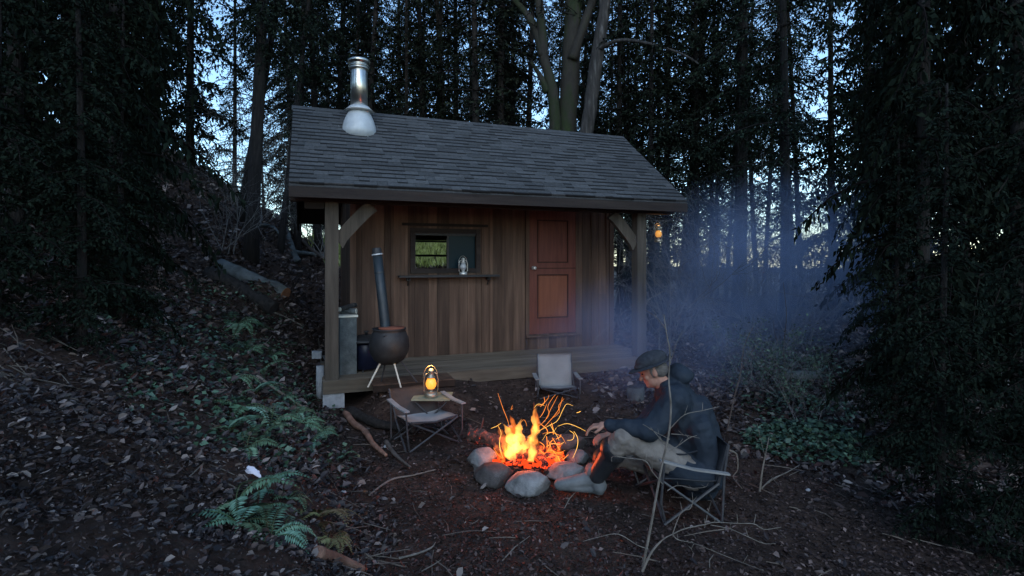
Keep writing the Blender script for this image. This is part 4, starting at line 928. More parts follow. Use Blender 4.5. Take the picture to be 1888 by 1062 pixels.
# mossy maple (several stems)
def spline(pts, sub=5):
    pts = [Vector(p) for p in pts]; P_ = []
    for i in range(len(pts)-1):
        p0 = pts[max(i-1, 0)]; p1 = pts[i]; p2 = pts[i+1]; p3 = pts[min(i+2, len(pts)-1)]
        for k in range(sub):
            t = k/sub; P_.append(.5*((2*p1)+(p2-p0)*t+(2*p0-5*p1+4*p2-p3)*t*t+(3*p1-p0-3*p2+p3)*t**3))
    P_.append(pts[-1]); return P_
def stem_mb(mb, pts, r0, r1, n=12, amp=.12, sub=5, seed=0):
    P_ = spline(pts, sub); N_ = len(P_); rs = [r0+(r1-r0)*i/(N_-1) for i in range(N_)]; b0 = len(mb.v)
    mb.tube(P_, rs, n)
    for i in range(b0, len(mb.v)):
        p = Vector(mb.v[i]); c0 = P_[(i-b0)//n]; mb.v[i] = tuple(c0+(p-c0)*(1+amp*mnoise.noise(p*3+Vector((seed, 0, 0)))+amp*.7*mnoise.noise(p*9)))
MY = 13.0; mb0 = on_ground(1045, MY)
mp_ = thing('maple_tree', mb0, 'big mossy many-stemmed maple rising behind the roof ridge', 'tree')
def AM(x, y, Y_=MY): return at(x, y, Y_)-mb0
t = MB(); stem_mb(t, [Vector((.05, 0, -.2)), AM(1045, 400), AM(1045, 250), AM(1052, 130), AM(1058, 0), AM(1065, -200), AM(1060, -380)], .27, .16, 16); t.build('trunk', M['bark_moss'], mp_, smooth=True)
t = MB(); stem_mb(t, [AM(1030, 330, 12.9), AM(1024, 235, 12.8), AM(1018, 165, 12.8), AM(1003, 105, 12.8), AM(998, 40, 12.8), AM(985, -60, 12.8)], .15, .09); t.build('limb', M['bark_moss'], mp_, smooth=True)
t = MB(); stem_mb(t, [AM(1003, 105, 12.8), AM(985, 50, 12.9), AM(962, 15, 13), AM(930, -20, 13)], .12, .06, 8); t.build('limb', M['bark_moss'], mp_, smooth=True)
t = MB(); stem_mb(t, [AM(1010, 170, 12.8), AM(996, 140, 12.8), AM(978, 112, 12.9)], .10, .03, 8); t.build('limb', M['bark_moss'], mp_, smooth=True)
t = MB(); stem_mb(t, [AM(1055, 110, 12.8), AM(1075, 50, 12.8), AM(1095, -10, 12.8), AM(1110, -100, 12.8)], .12, .08); t.build('limb', M['bark_moss'], mp_, smooth=True)
t = MB(); stem_mb(t, [AM(1075, 300, 12.6), AM(1088, 200, 12.6), AM(1102, 100, 12.6), AM(1114, 20, 12.6), AM(1122, -80, 12.6)], .17, .12, 14, .2); t.build('limb', M['bark_pale'], mp_, smooth=True)
t = MB(); stem_mb(t, [AM(1104, 90, 12.5), AM(1135, 76, 12.2), AM(1165, 75, 12), AM(1215, 85, 11.8), AM(1262, 102, 11.7), AM(1288, 118, 11.7)], .05, .018, 7); t.build('bough', M['bark_pale'], mp_, smooth=True)
t = MB(); stem_mb(t, [AM(1310, 72, 12), AM(1350, 75, 12), AM(1395, 78, 12), AM(1440, 68, 12.2)], .03, .012, 6); 
random.seed(31); rg = np.random.default_rng(8); tw = MB()
Ps, Ds = [], []
for k in range(90):
    x0, y0 = random.choice([(985, 0), (998, 60), (1055, 20), (1060, -60), (1110, -40), (1095, 0), (962, 15), (1040, -100), (1075, 40)]); p = AM(x0, y0)
    for j in range(3):
        q = p+Vector((random.uniform(-.6, .6), random.uniform(-.6, .6), random.uniform(-.05, .6))); tw.tube([p, (p+q)/2+Vector((0, 0, .05)), q], [.014-.004*j, .011-.004*j, .008-.003*j+.002], 3, cap=False)
        for u in range(10): Ps.append(tuple(p.lerp(q, random.random()))); Ds.append(rg.normal(0, 1, 3))
        p = q
Ps = np.array(Ps); Ds = np.array(Ds); k = len(Ps)
np_build('crown', leafmesh(Ps, Ds, rg.normal(0, 1, (k, 3)), rg.uniform(.05, .10, k), rg.uniform(.03, .06, k)), M['conifer'], tw, rg.random(k), mp_)

# ------------------------------------------------------------------ shrubs (bare, twiggy)
def shrub_proto(seed, ht, spread, leaves=0):
    random.seed(seed); rg = np.random.default_rng(seed); root = bpy.data.objects.new('bare_shrub', None); C.objects.link(root)
    mb = MB(); lp = []
    def grow(p, d, L, r, lev):
        n = 4; pts = [p]
        for i in range(n):
            d = (d+Vector([random.uniform(-.28, .28) for _ in range(3)])+Vector((0, 0, .04))).normalized(); p = p+d*L/n; pts.append(p)
        mb.tube(pts, [r*(1-.16*i) for i in range(n+1)], 3 if lev > 0 else 5, cap=False)
        if lev >= 2: lp.extend(pts)
        if lev < 3:
            for k in range(random.choice((3, 4))):
                q = random.choice(pts[1:]); dd = (d+Vector([random.uniform(-1, 1) for _ in range(3)])*.9).normalized(); grow(q, dd, L*random.uniform(.45, .75), r*.55, lev+1)
    for k in range(6):
        a = random.uniform(0, 6.28); grow(Vector((random.uniform(-.2, .2), random.uniform(-.2, .2), -.05)), Vector((math.cos(a)*spread, math.sin(a)*spread, 1)).normalized(), ht*random.uniform(.6, 1), .012, 0)
    mb.build('stems', M['shrubtwig'], root)
    if leaves and lp:
        idx = rg.integers(0, len(lp), leaves); P = np.array([tuple(lp[i]) for i in idx])+rg.normal(0, .04, (leaves, 3))
        np_build('foliage', leafmesh(P, rg.normal(0, 1, (leaves, 3)), rg.normal(0, .6, (leaves, 3))+[0, 0, 1], rg.uniform(.04, .09, leaves), rg.uniform(.025, .05, leaves)), M['broadleaf'], None, rg.random(leaves), root)
    return root
sp_ = [shrub_proto(41, 1.6, .6), shrub_proto(42, 2.2, .4), shrub_proto(43, 1.3, .8, 900)]; su = {}
def shrub(k, px, Y_, label, s=1.0, group='bare shrubs among the trees', nm=None):
    o = sp_[k] if k not in su else copy_tree(sp_[k]); su[k] = 1
    o.location = on_ground(px, Y_); o.scale = (s, s, s); o.rotation_euler = (0, 0, px*.37); tag(o, label, 'shrub', group)
    if k == 2: o.name = 'leafy_shrub'
    return o
random.seed(50)
for px, Y_, k, s_, sp in [(1225, 9.5, 1, 1, 'just right of the right porch post'), (1262, 10.5, 0, 1.1, 'behind the cap of the seated man'), (1300, 12, 1, 1.2, 'left of the thickest conifer in the smoke'), (1340, 10, 0, 1, 'in front of the thickest conifer'), (1385, 11, 1, 1.1, 'right of the thickest conifer'), (1425, 9, 0, 1, 'above the right end of the mossy log'), (1465, 10, 1, 1.2, 'above the grey log at the right edge'), (1240, 14, 1, 1.3, 'behind the leaning flared conifer'), (1290, 16, 0, 1.4, 'far back left of the thickest conifer'), (1370, 15, 1, 1.4, 'directly behind the thickest conifer'), (1440, 14, 0, 1.4, 'behind the drooping conifer at the right'), (1150, 13, 1, 1.3, 'seen between cabin wall and right porch post'), (1175, 16, 1, 1.4, 'right behind the right porch post'), (1320, 18, 1, 1.7, 'farthest back in the blue smoke'), (1410, 18, 1, 1.7, 'farthest back beside the drooping conifer'), (1215, 18, 1, 1.7, 'farthest back under the hanging lantern'), (1485, 16, 1, 1.5, 'far back at the right edge')]:
    shrub(k, px, Y_, 'bare grey twiggy shrub '+sp, s_)
for px, Y_, k, s_, sp in [(435, 13.5, 1, 1, 'left of the thick trunk'), (500, 15, 1, 1.2, 'right of the thick trunk'), (560, 16, 1, 1.2, 'under the left roof corner'), (480, 17, 0, 1.5, 'far behind the thick trunk'), (590, 15, 0, 1, 'just left of the left porch post'), (415, 10, 1, .7, 'at the left edge above the logs')]: shrub(k, px, Y_, 'bare twiggy shrub on the bank '+sp, s_)
for px, Y_, s_ in [(1400, 7.0, .55), (1450, 6.4, .5), (1478, 5.6, .45)]: shrub(2, px, Y_, {1400: 'low leafy shrub nearest behind the man on the litter', 1450: 'low leafy shrub under the dark thin sapling', 1488: 'leafy shrub at the right edge by the grey log', 1440: 'leafy shrub behind the grey log at the right', 1385: 'hindmost leafy shrub on the litter at the right', 1478: 'lowest small leafy shrub at the right edge'}[px], s_, 'leafy shrubs at the right')
# ------------------------------------------------------------------ ferns
def fern_proto(seed, nf, L, m):
    rg = np.random.default_rng(seed); random.seed(seed); root = bpy.data.objects.new('fern', None); C.objects.link(root)
    for f_ in range(nf):
        Ps, Ds, Ls, Ws, Ns = [], [], [], [], []; ex = MB()
        a = 6.28*f_/nf+random.uniform(-.3, .3); d = np.array([math.cos(a), math.sin(a), 0]); sd = np.array([-d[1], d[0], 0]); l = L*random.uniform(.7, 1.15); pts = []
        for i in range(19):
            s = i/18; pts.append(d*l*s*.9+np.array([0, 0, l*(.75*s-.85*s*s)])+sd*l*.08*math.sin(s*3))
        ex.tube([Vector(p) for p in pts[::3]], [.004*(1-.12*i) for i in range(7)], 3, cap=False)
        for i in range(2, 19):
            w_ = .17*l*math.sin(math.pi*(i/18)**.75+.12)+.01
            for sg in (-1, 1):
                Ps.append(pts[i]); Ds.append(sd*sg+d*.35+np.array([0, 0, -.15])); Ls.append(w_); Ws.append(l*.048); Ns.append(np.array([0, 0, 1])+d*.3)
        P = np.array(Ps); k = len(P)
        np_build('frond', leafmesh(P, np.array(Ds)+rg.normal(0, .06, (k, 3)), np.array(Ns), np.array(Ls), np.array(Ws), .05), M[m], ex, rg.random(k)*.6+.4*random.random(), root)
    return root
fp = [fern_proto(61, 8, .42, 'fern'), fern_proto(62, 6, .34, 'fern'), fern_proto(63, 9, .45, 'fern_yellow')]; fu = {}
ferns = [(0, 438, 600, 'fern directly below the dark sawn log at the left edge', 1), (1, 478, 610, 'fern right of the one under the dark sawn log', .8), (1, 540, 640, 'small fern on the bank left of the white block', .7),
 (0, 480, 690, 'fern at the upper end of the fallen pale pole', .9), (1, 430, 700, 'fern at the left edge beside the upper end of the pole', .9), (0, 440, 760, 'fern at the left edge below the fallen pole', .9),
 (1, 520, 735, 'small fern just above the middle of the fallen pole', .6), (1, 568, 738, 'small fern near the lower end of the fallen pole', .55), (0, 545, 790, 'brightest green fern below the lower end of the pole', .8),
 (1, 500, 785, 'fern left of the brightest green one', .8), (0, 590, 800, 'fern between the brightest fern and the red root', .55), (1, 455, 830, 'fern above the white scrap at the left edge', .7), (1, 632, 845, 'single small fern overhanging the bank edge beside the red root', .4),
 (0, 435, 935, 'pale long-fronded fern at the left edge under the white scrap', .75), (1, 480, 915, 'fern right of the pale long-fronded one', .7), (2, 585, 960, 'yellowing fern with hanging brown fronds in the lower left', .62), (1, 530, 925, 'fern between the pale and the yellowing ferns', .6),
 (2, 610, 1000, 'small yellow fern close right below the big yellowing one', .4), (1, 440, 1010, 'dark fern in the bottom left corner', .7), (0, 500, 1040, 'fern at the very bottom left', .55),
 (0, 455, 650, 'fern on the bank between the left logs and the pale pole', .8), (1, 500, 660, 'fern just above the head of the fallen pole', .7), (1, 425, 650, 'fern at the left edge above the pole', .8), (0, 470, 730, 'fern below the upper half of the fallen pole', .85),
 (1, 545, 765, 'small fern tucked under the lower end of the pole', .6), (0, 425, 800, 'fern at the left edge above the white scrap', .85), (1, 570, 825, 'fern right under the brightest green one', .65), (1, 480, 815, 'fern halfway between the white scrap and the pole', .7),
 (0, 460, 960, 'low fern under the pale long-fronded one', .7), (1, 520, 990, 'fern in the shadow left of the small yellow fern', .6)]
for k, px, py, lab, s_ in ferns:
    o = fp[k] if k not in fu else copy_tree(fp[k]); fu[k] = 1
    o.location = ray_ground(px, py)+Vector((0, 0, .01)); s_ *= 1.05; o.scale = (s_, s_, s_); o.rotation_euler = (R(-8), R(18), px*.7); tag(o, lab, 'fern', 'ferns on the left bank')

# ------------------------------------------------------------------ scattered stuff
def scatter(n, dens, seed, xr=(-7, 8), yr=(1.3, 20)):
    rg = np.random.default_rng(seed); out = []
    while sum(len(o) for o in out) < n:
        py = rg.random(n); Yv = yr[0]*(yr[1]/yr[0])**(rg.random(n)**.9)
        Xv = (rg.random(n)-.5)*2*Yv*1.0
        k = rg.random(n) < dens(Xv, Yv); out.append(np.stack([Xv[k], Yv[k]], 1))
    return np.vstack(out)[:n], rg
def in_cabin(x, y):
    dx, dy = x-P0.x, y-P0.y; c, s = math.cos(YAW), math.sin(YAW); u = dx*c+dy*s; v = -dx*s+dy*c
    return (u > -.12) & (u < 4.6) & (v > -.14) & (v < 4)
def clearing(x, y):
    """1 in the trodden dirt, 0 in the leaf litter"""
    toe = -.6-.47*(y-2.93)
    e = sstep(-.25, .25, x-toe)*(1-sstep(-.35, .35, x-np.maximum(2.6-.5*(y-4), .8)))*(1-sstep(9, 11, y)); return e
def near_fire(x, y): return ((x-.1)**2+((y-4.4)/.9)**2) < .38**2
pts, rg = scatter(150000, lambda x, y: (1-.96*clearing(x, y))*(.25+.35*(y > 6)+.4*(np.sin(3.1*x+1.7*y+1.5*np.sin(2.3*y))*np.sin(2.7*y-1.9*x+1.2*np.sin(3.7*x)) > -.15))*(~in_cabin(x, y))*(~near_fire(x, y)), 71)
k = len(pts); z = H(pts[:, 0], pts[:, 1])
a = rg.random(k)*6.28; D = np.stack([np.cos(a), np.sin(a), rg.normal(.1, .35, k)], 1); N = np.stack([rg.normal(0, .6, k), rg.normal(0, .6, k), np.ones(k)], 1)
sz = (.010+  .034*rg.random(k)**2.4)*(1+.17*pts[:, 1])*np.clip(.2+.2*pts[:, 1], .6, 1); P = np.column_stack([pts, z+rg.uniform(.0, .03, k)])
t_ = rg.random(k)**np.clip(1.9-.13*pts[:, 1], .7, 1.7)
o = np_build('leaf_litter', leafmesh2(P, D, N, sz*1.15, sz*rg.uniform(.4, .9, k), rg), M['litter'], None, np.repeat(t_, 2)); tag(o, 'brown and pale dead leaves covering the bank and the woodland floor', 'leaf litter', kind='stuff')
pts, rg = scatter(26000, lambda x, y: (clearing(x, y))*(~in_cabin(x, y))*(~near_fire(x, y)), 72, yr=(2.4, 9))
k = len(pts); z = H(pts[:, 0], pts[:, 1]); a = rg.random(k)*6.28; D = np.stack([np.cos(a), np.sin(a), rg.normal(.1, .3, k)], 1); N = np.stack([rg.normal(0, .5, k), rg.normal(0, .5, k), np.ones(k)], 1)
sz = rg.uniform(.012, .04, k); P = np.column_stack([pts, z+rg.uniform(0, .01, k)])
o = np_build('crumbled_litter', leafmesh(P, D, N, sz, sz*rg.uniform(.2, .7, k), .2), M['litter_dark'], None, rg.random(k)); tag(o, 'dark crumbled leaves and chips trodden into the clearing dirt', 'leaf litter', kind='stuff')
# small twigs as stuff
pts, rg = scatter(1100, lambda x, y: (1-.75*clearing(x, y))*(~in_cabin(x, y))*(~near_fire(x, y)), 73, yr=(2.5, 14)); mb = MB(); random.seed(5)
for x, y in pts:
    a = random.uniform(0, 6.28); L = random.uniform(.06, .35); zz = h(x, y); dz = random.uniform(-.02, .12)*L
    x2, y2 = x+math.cos(a)*L, y+math.sin(a)*L
    mb.tube([(x, y, zz+.006), ((x+x2)/2+random.uniform(-.02, .02), (y+y2)/2, (zz+h(x2, y2))/2+.012+dz*.5), (x2, y2, h(x2, y2)+.01+dz)], [.004, .0035, .002], 3, cap=False)
o = mb.build('twig_litter', M['twig_mid'], None); tag(o, 'thin broken twigs strewn over the woodland floor', 'twigs', kind='stuff')
# ivy and low leaves
def cover(n, cx, cy, rx, ry, seed, hgt=.18):
    rg = np.random.default_rng(seed); a = rg.random(n)*6.28; r = np.sqrt(rg.random(n)); x = cx+rx*r*np.cos(a); y = cy+ry*r*np.sin(a)
    return np.column_stack([x, y, H(x, y)+rg.random(n)*hgt*(1-r*.6)])
P = np.vstack([cover(1700, 2.75, 5.0, .55, .55, 1), cover(500, 3.2, 6.0, .6, .6, 2), cover(700, -2.6, 4.9, .9, 1.2, 3, .08), cover(350, -1.75, 4.3, .5, .8, 4, .05), cover(900, -2.9, 5.8, 1.0, 1.2, 6, .10), cover(500, -1.9, 3.6, .6, .7, 7, .06), cover(500, -3.6, 7.3, .8, 1.0, 8, .10), cover(500, 4.2, 7.8, 1.0, 1.0, 5)])
rg = np.random.default_rng(9); k = len(P)
o = np_build('ivy_cover', leafmesh(P, rg.normal(0, 1, (k, 3))*[1, 1, .4], rg.normal(0, .4, (k, 3))+[0, 0, 1], rg.uniform(.03, .065, k), rg.uniform(.03, .055, k)), M['broadleaf'], None, rg.random(k)); tag(o, 'green ivy and low leaves creeping over the forest floor', 'ground cover', kind='stuff')
# pale grass behind the cabin
P = []; rg = np.random.default_rng(10); n = 26000
x = rg.uniform(-7, 0.8, n); y = rg.uniform(10.8, 16.5, n); k_ = ~in_cabin(x, y) & (x > -.375*y) & (y > 12.3) & (H(x, y) > np.where(x < -.345*y, 2.05, 1.5)); x, y = x[k_], y[k_]; k = len(x)
P = np.column_stack([x, y, H(x, y)]); D = np.column_stack([rg.normal(0, .3, k), rg.normal(0, .3, k), np.ones(k)])
o = np_build('grass', leafmesh(P, D, rg.normal(0, 1, (k, 3)), rg.uniform(.12, .3, k), rg.uniform(.02, .035, k)), M['grass'], None, rg.random(k)); tag(o, 'pale green grass on the slope behind the cabin', 'grass', kind='stuff')

# ------------------------------------------------------------------ logs, poles, roots and sticks
ZV = Vector((0, 0, 1))
log_piece('fallen_log', on_ground(405, 8.6, .07), on_ground(526, 8.25, .10), .115, 'grey barked log with an orange sawn end on the left bank', 'log', 'logs left of the cabin', 'bark_grey', seed=3)
log_piece('fallen_log', on_ground(385, 7.9, .11), on_ground(503, 7.7, .12), .10, 'dark log with a pale rimmed end below the orange ended one', 'log', 'logs left of the cabin', 'bark_dark', 'char', seed=4)
def stick(name, pl, r0, r1, m, label, cat='stick', group=None, n=7, lift=0.01):
    pts = []
    for q in pl:
        if len(q) == 3: pts.append(at(*q))
        else: g = ray_ground(*q); pts.append(g+Vector((0, 0, r0+lift)))
    t = MB(); stem_mb(t, pts, r0, r1, n, .35, 6); o = t.build(name, M[m], None, smooth=True); tag(o, label, cat, group); return origin(o, pts[0])
GSK = 'fallen sticks and poles'
stick('fallen_pole', [(472, 702), (520, 735), (572, 768)], .016, .012, 'twig', 'long straight pale pole slanting down the fern bank', 'pole', GSK, lift=.03)
stick('fallen_stick', [(506, 580), (535, 592), (560, 606)], .014, .009, 'twig', 'short pale stick pointing right from the dark log end', 'stick', GSK)
stick('fallen_stick', [(455, 665), (470, 648), (490, 640), (502, 625)], .009, .005, 'twig', 'thin crooked pale stick above the fallen pole', 'stick', GSK, lift=.04)
stick('fallen_stick', [(680, 920), (720, 890), (760, 882), (803, 870)], .008, .004, 'twig', 'long thin pale stick on the dirt left of the fire', 'stick', GSK)
stick('fallen_stick', [(735, 1038), (770, 1028), (795, 1018), (803, 1008)], .007, .004, 'twig', 'thin pale stick at the bottom centre left', 'stick', GSK)
stick('fallen_stick', [(815, 993), (865, 985), (910, 985)], .005, .003, 'twig_dark', 'thin brown stick on the bare dirt below the fire', 'stick', GSK)
stick('fallen_branch', [(512, 405), (530, 440), (535, 465), (548, 490)], .08, .12, 'bark_grey', 'crooked grey branch lying down the mound by the cabin', 'branch', GSK, 9)
stick('fallen_branch', [(540, 470), (570, 472), (596, 478)], .06, .05, 'bark_grey', 'short pale branch across the foot of the crooked one', 'branch', GSK, 8)
stick('fallen_branch', [(480, 418), (505, 425), (520, 445)], .05, .035, 'bark_grey', 'thin grey branch on top of the mound', 'branch', GSK, 8)
stick('fallen_branch', [(555, 445), (575, 465), (598, 482)], .06, .05, 'twig_dark', 'dark branch lying beside the porch corner mound', 'branch', GSK, 8)
stick('root', [(638, 768), (652, 790), (672, 803), (688, 828), (712, 850)], .036, .014, 'red_root', 'reddish brown root running down to the dirt from the bank', 'root', 'roots on the bank', 10)
stick('root', [(645, 768), (690, 790), (730, 798), (764, 806)], .06, .03, 'bark_dark', 'thick black root or log end beside the lantern chair', 'root', 'roots on the bank', 10, .0)
stick('root', [(712, 820), (728, 845), (757, 868)], .02, .012, 'twig_dark', 'short dark curved root ending on the dirt', 'root', 'roots on the bank', 8)
stick('root', [(585, 1036), (625, 1046), (668, 1066)], .028, .02, 'red_root', 'reddish root at the bottom left of the picture', 'root', 'roots on the bank', 10)
stick('fallen_log', [(1325, 672), (1385, 688), (1425, 700)], .05, .045, 'bark_dark', 'dark mossy log lying in the leaf litter right of the man', 'log', 'fallen logs at the right', 9)
stick('fallen_log', [(1440, 705), (1470, 706), (1510, 702)], .07, .07, 'bark_grey', 'grey log lying on the litter at the right edge', 'log', 'fallen logs at the right', 9)
stick('fallen_stick', [(1405, 905), (1420, 890), (1450, 875), (1475, 862)], .006, .003, 'twig', 'thin pale stick right of the man on the litter', 'stick', GSK)
stick('fallen_stick', [(1345, 830, 4.2), (1358, 838, 4.2), (1360, 865, 4.2), (1352, 880, 4.2), (1368, 905)], .006, .004, 'twig', 'bent pale twig standing just behind the chair back', 'stick', GSK)
# blocks by the porch
def block(name, loc, d, m, label, rz=.3, cat='block'):
    b = MB(); b.box((0, 0, d[2]/2), d, jit=.006); o = b.build(name, M[m], None); o.location = loc; o.rotation_euler = (.05, .04, rz); tag(o, label, cat)
    md = o.modifiers.new('edge', 'BEVEL'); md.width = .006; md.segments = 2; return o
p = at(584, 655, 7.2); p.z = max(h(p.x, p.y)-.02, p.z-.04); block('concrete_block', p, (.12, .10, .09), 'concrete', 'small pale concrete block on the bank left of the porch post')
p = at(590, 720, 6.5); b = MB(); b.tube([p+Vector((0, 0, -.2)), p+Vector((0, 0, .30))], .045, 14); o = b.build('drain_pipe', M['concrete'], None, smooth=True); tag(o, 'short grey upright pipe beside the porch corner', 'pipe'); origin(o, p)
# white scrap
g = ray_ground(466, 880); b = MB(); sag_sheet(b, (-.05, -.015, .005), (.06, -.008, .008), (.03, .012, .025), (-.045, .02, .028), -.012, .002, 6)
o = b.build('paper_scrap', mat('white_paper', [(.3, (.62,.6,.68)), (.7, (.75,.74,.8))], 8, bump=.3), None, smooth=True); o.location = g+Vector((0, 0, .01)); o.rotation_euler = (.2, .25, -.2); tag(o, 'crumpled white paper scrap on the bank at the left edge', 'paper')
# pebbles
random.seed(77)
for i, (px, py, w_, lab) in enumerate([(633, 910, 11, 'pale stone half buried just right of the lower ferns'), (630, 944, 13, 'pale rounded stone below the other pale one on the bank'), (1490, 905, 8, 'tiny white pebble at the lower right edge'), (712, 825, 10, 'pale stone at the tip of the red root'), (567, 872, 12, 'flat whitish stone in the bare hollow of the bank'), (522, 887, 8, 'small white pebble left of the flat whitish stone')]):
    g = ray_ground(px, py); s_ = g.y/F; rock('pebble', g+Vector((0, 0, .005)), (w_*s_/1.6, w_*s_/2, w_*s_/2.2), 30+i, 'concrete', lab, 'pebbles on the bank', n=10)
# stump behind the man
g = on_ground(1171, 6.6); st_ = log_piece('stump', g+Vector((0, 0, -.03)), g+Vector((0, 0, .17)), .10, 'small grey stump behind the face of the man', 'stump', None, 'bark_grey', 'bark_pale', n=14, seg=3, seed=9)

# ------------------------------------------------------------------ sapling and bare twigs in front of the man
def sapling(name, loc_px, trunk, branches, label, m='twig'):
    base = at(*trunk[0]); base.z = h(base.x, base.y)-.02; t = thing(name, base, label, 'sapling')
    mb = MB(); P = [base]+[at(*q) for q in trunk[1:]]
    stem_mb(mb, [p-base for p in P], .0088, .0022, 7, .12, 5); mb.build('trunk', M[m], t, smooth=True)
    for br in branches:
        mb = MB(); P = [at(*q)-base for q in br[1:]]; stem_mb(mb, P, br[0]*.75, br[0]*.28, 5, .25, 5)
        for p in P[1:-1]:
            mb.tube([p, p+Vector((random.uniform(-.03, .03), random.uniform(-.02, .02), random.uniform(.01, .05)))], [br[0]*.5, br[0]*.2], 4)
        mb.build('branch', M[m], t, smooth=True)
    return t
random.seed(88)
SY = 3.02
sapling('sapling', None, [(1183, 1050, SY), (1196, 990, SY), (1208, 925, SY), (1220, 860, SY), (1233, 800, SY), (1237, 750, SY), (1233, 700, SY+.02), (1235, 650, SY+.03), (1229, 615, SY+.05), (1224, 580, SY+.1)],
 [(.0045, (1222, 893, SY), (1203, 870, SY), (1190, 850, SY), (1160, 845, SY), (1130, 842, SY), (1128, 852, SY)),
  (.0045, (1232, 825, SY), (1222, 815, SY), (1205, 795, SY), (1185, 782, SY)),
  (.004, (1234, 832, SY), (1250, 822, SY), (1270, 808, SY), (1285, 803, SY)),
  (.004, (1236, 790, SY), (1262, 765, SY-.02), (1295, 757, SY-.04), (1325, 750, SY-.05)),
  (.003, (1237, 800, SY), (1260, 802, SY), (1290, 808, SY)),
  (.003, (1235, 810, SY), (1215, 800, SY), (1196, 790, SY)),
  (.003, (1230, 905, SY), (1250, 895, SY), (1275, 900, SY-.02), (1300, 898, SY-.03), (1306, 890, SY-.03)),
  (.0025, (1230, 610, SY), (1210, 585, SY), (1190, 572, SY)), (.0025, (1233, 680, SY), (1245, 640, SY), (1258, 610, SY))],
 'thin bare sapling standing in front of the seated man')
sapling('bare_seedling', None, [(1180, 1050, 2.98), (1200, 1020, 2.98), (1222, 995, 2.98), (1240, 985, 2.98)],
 [(.005, (1240, 985, 2.98), (1262, 975, 2.97), (1300, 967, 2.96), (1318, 963, 2.95), (1360, 965, 2.94), (1390, 966, 2.93), (1408, 976, 2.93), (1440, 972, 2.92)),
  (.004, (1240, 985, 2.98), (1250, 995, 2.97), (1280, 1002, 2.95), (1320, 1018, 2.93), (1370, 1038, 2.9), (1408, 1052, 2.88)),
  (.004, (1240, 985, 2.98), (1248, 962, 3.0), (1258, 943, 3.0), (1272, 938, 3.0), (1277, 925, 3.0), (1276, 908, 3.0)),
  (.0035, (1310, 968, 2.95), (1345, 975, 2.94), (1380, 990, 2.93), (1408, 1002, 2.92), (1430, 1002, 2.92)),
  (.004, (1195, 1012, 2.98), (1175, 1005, 2.97), (1140, 985, 2.95), (1105, 990, 2.93), (1075, 998, 2.92)),
  (.003, (1280, 1002, 2.95), (1275, 1012, 2.95), (1280, 1022, 2.95))],
 'low bare seedling with long pale branches spreading at the lower right')
random.seed(90)
sapling('sapling', None, [(1400, 910, 3.95), (1405, 870, 3.95), (1412, 835, 3.95), (1418, 805, 3.96)], [(.003, (1402, 900, 3.95), (1425, 885, 3.95), (1450, 870, 3.95)), (.003, (1410, 840, 3.95), (1400, 800, 3.95), (1396, 780, 3.95))], 'slim pale upright sapling behind the chair at the right')
sapling('sapling', None, [(1445, 770, 6.5), (1447, 700, 6.5), (1445, 640, 6.5), (1450, 580, 6.5), (1444, 520, 6.5)], [(.004, (1447, 700, 6.5), (1470, 670, 6.5), (1490, 640, 6.5)), (.004, (1446, 660, 6.5), (1430, 620, 6.5), (1425, 590, 6.5)), (.003, (1445, 640, 6.5), (1460, 610, 6.5), (1480, 600, 6.5))], 'dark thin sapling with forking twigs at the right edge', 'twig_dark')
sapling('sapling', None, [(1340, 800, 5.4), (1352, 740, 5.4), (1365, 690, 5.4), (1372, 640, 5.4), (1390, 600, 5.4)], [(.004, (1358, 715, 5.4), (1340, 690, 5.4), (1330, 670, 5.4)), (.004, (1368, 680, 5.4), (1385, 650, 5.4), (1405, 630, 5.4)), (.003, (1352, 740, 5.4), (1375, 715, 5.4), (1390, 700, 5.4))], 'dark leaning sapling between the man and the right edge', 'twig_dark')
sapling('sapling', None, [(1345, 600, 13), (1350, 520, 13), (1356, 430, 13), (1360, 330, 13), (1362, 230, 13), (1368, 100, 13), (1375, -40, 13)], [(.02, (1354, 460, 13), (1390, 440, 13), (1430, 420, 13)), (.02, (1360, 330, 13), (1335, 300, 13), (1315, 290, 13))], 'pale slim sapling in front of the thickest conifer', 'bark_pale')
bpy.data.objects['sapling'].scale = (1, 1, 1)

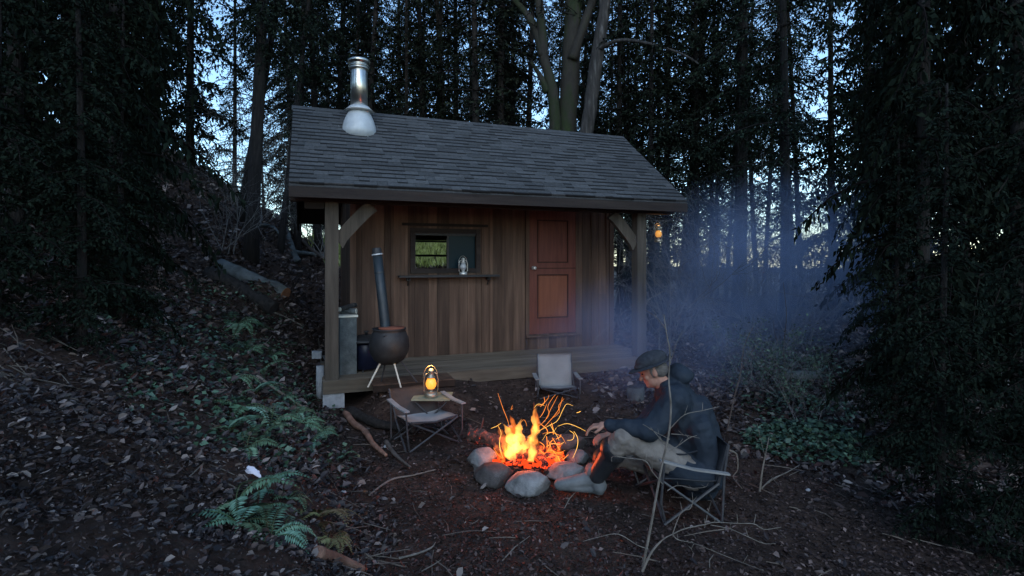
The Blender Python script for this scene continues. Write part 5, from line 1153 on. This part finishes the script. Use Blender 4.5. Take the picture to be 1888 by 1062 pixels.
# ------------------------------------------------------------------ smoke
b = MB(); b.ball((0, 0, 0), 1.0, 24); sm = b.build('smoke', M['stone'], None)
sm.location = (3.1, 7.2, 1.55); sm.scale = (4.1, 4.4, 2.1); tag(sm, 'thin blue campfire smoke drifting right behind the man', 'smoke', kind='stuff')
m = bpy.data.materials.new('campfire_smoke'); m.use_nodes = True; n = m.node_tree; n.nodes.clear()
out = n.nodes.new('ShaderNodeOutputMaterial'); pv = n.nodes.new('ShaderNodeVolumePrincipled'); pv.inputs['Color'].default_value = (.46, .62, 1, 1); pv.inputs['Anisotropy'].default_value = .1
geo = n.nodes.new('ShaderNodeNewGeometry')
def gauss(c, r):
    s = n.nodes.new('ShaderNodeVectorMath'); s.operation = 'SUBTRACT'; s.inputs[1].default_value = c; n.links.new(geo.outputs['Position'], s.inputs[0])
    d = n.nodes.new('ShaderNodeVectorMath'); d.operation = 'DIVIDE'; d.inputs[1].default_value = r; n.links.new(s.outputs[0], d.inputs[0])
    l = n.nodes.new('ShaderNodeVectorMath'); l.operation = 'LENGTH'; n.links.new(d.outputs[0], l.inputs[0])
    mr = n.nodes.new('ShaderNodeMapRange'); mr.interpolation_type = 'SMOOTHSTEP'; mr.inputs['From Min'].default_value = 0; mr.inputs['From Max'].default_value = 1; mr.inputs['To Min'].default_value = 1; mr.inputs['To Max'].default_value = 0
    n.links.new(l.outputs['Value'], mr.inputs[0]); return mr.outputs[0]
def mth(op, a, b_):
    k = n.nodes.new('ShaderNodeMath'); k.operation = op
    for i, v in enumerate((a, b_)):
        if isinstance(v, (int, float)): k.inputs[i].default_value = v
        else: n.links.new(v, k.inputs[i])
    return k.outputs[0]
g1 = gauss((3.9, 8.2, 1.6), (2.5, 2.6, 1.6)); g2 = gauss((1.1, 5.0, .95), (1.2, 1.3, .75)); g3 = gauss((2.2, 6.2, .9), (1.4, 1.5, .8))
tot = mth('ADD', mth('ADD', g1, mth('MULTIPLY', g2, .7)), mth('MULTIPLY', g3, .35))
nz = n.nodes.new('ShaderNodeTexNoise'); nz.inputs['Scale'].default_value = 1.3; nz.inputs['Detail'].default_value = 3; n.links.new(geo.outputs['Position'], nz.inputs['Vector'])
mr = n.nodes.new('ShaderNodeMapRange'); mr.inputs['From Min'].default_value = .35; mr.inputs['From Max'].default_value = .7; mr.inputs['To Min'].default_value = .1; mr.inputs['To Max'].default_value = 1.9; n.links.new(nz.outputs['Fac'], mr.inputs[0])
dens = mth('MULTIPLY', mth('MULTIPLY', tot, mr.outputs[0]), .5)
n.links.new(dens, pv.inputs['Density']); n.links.new(pv.outputs[0], out.inputs['Volume']); sm.data.materials[0] = m
for mm in bpy.data.materials:
    try: mm.cycles.volume_step_rate = 1.0
    except Exception: pass
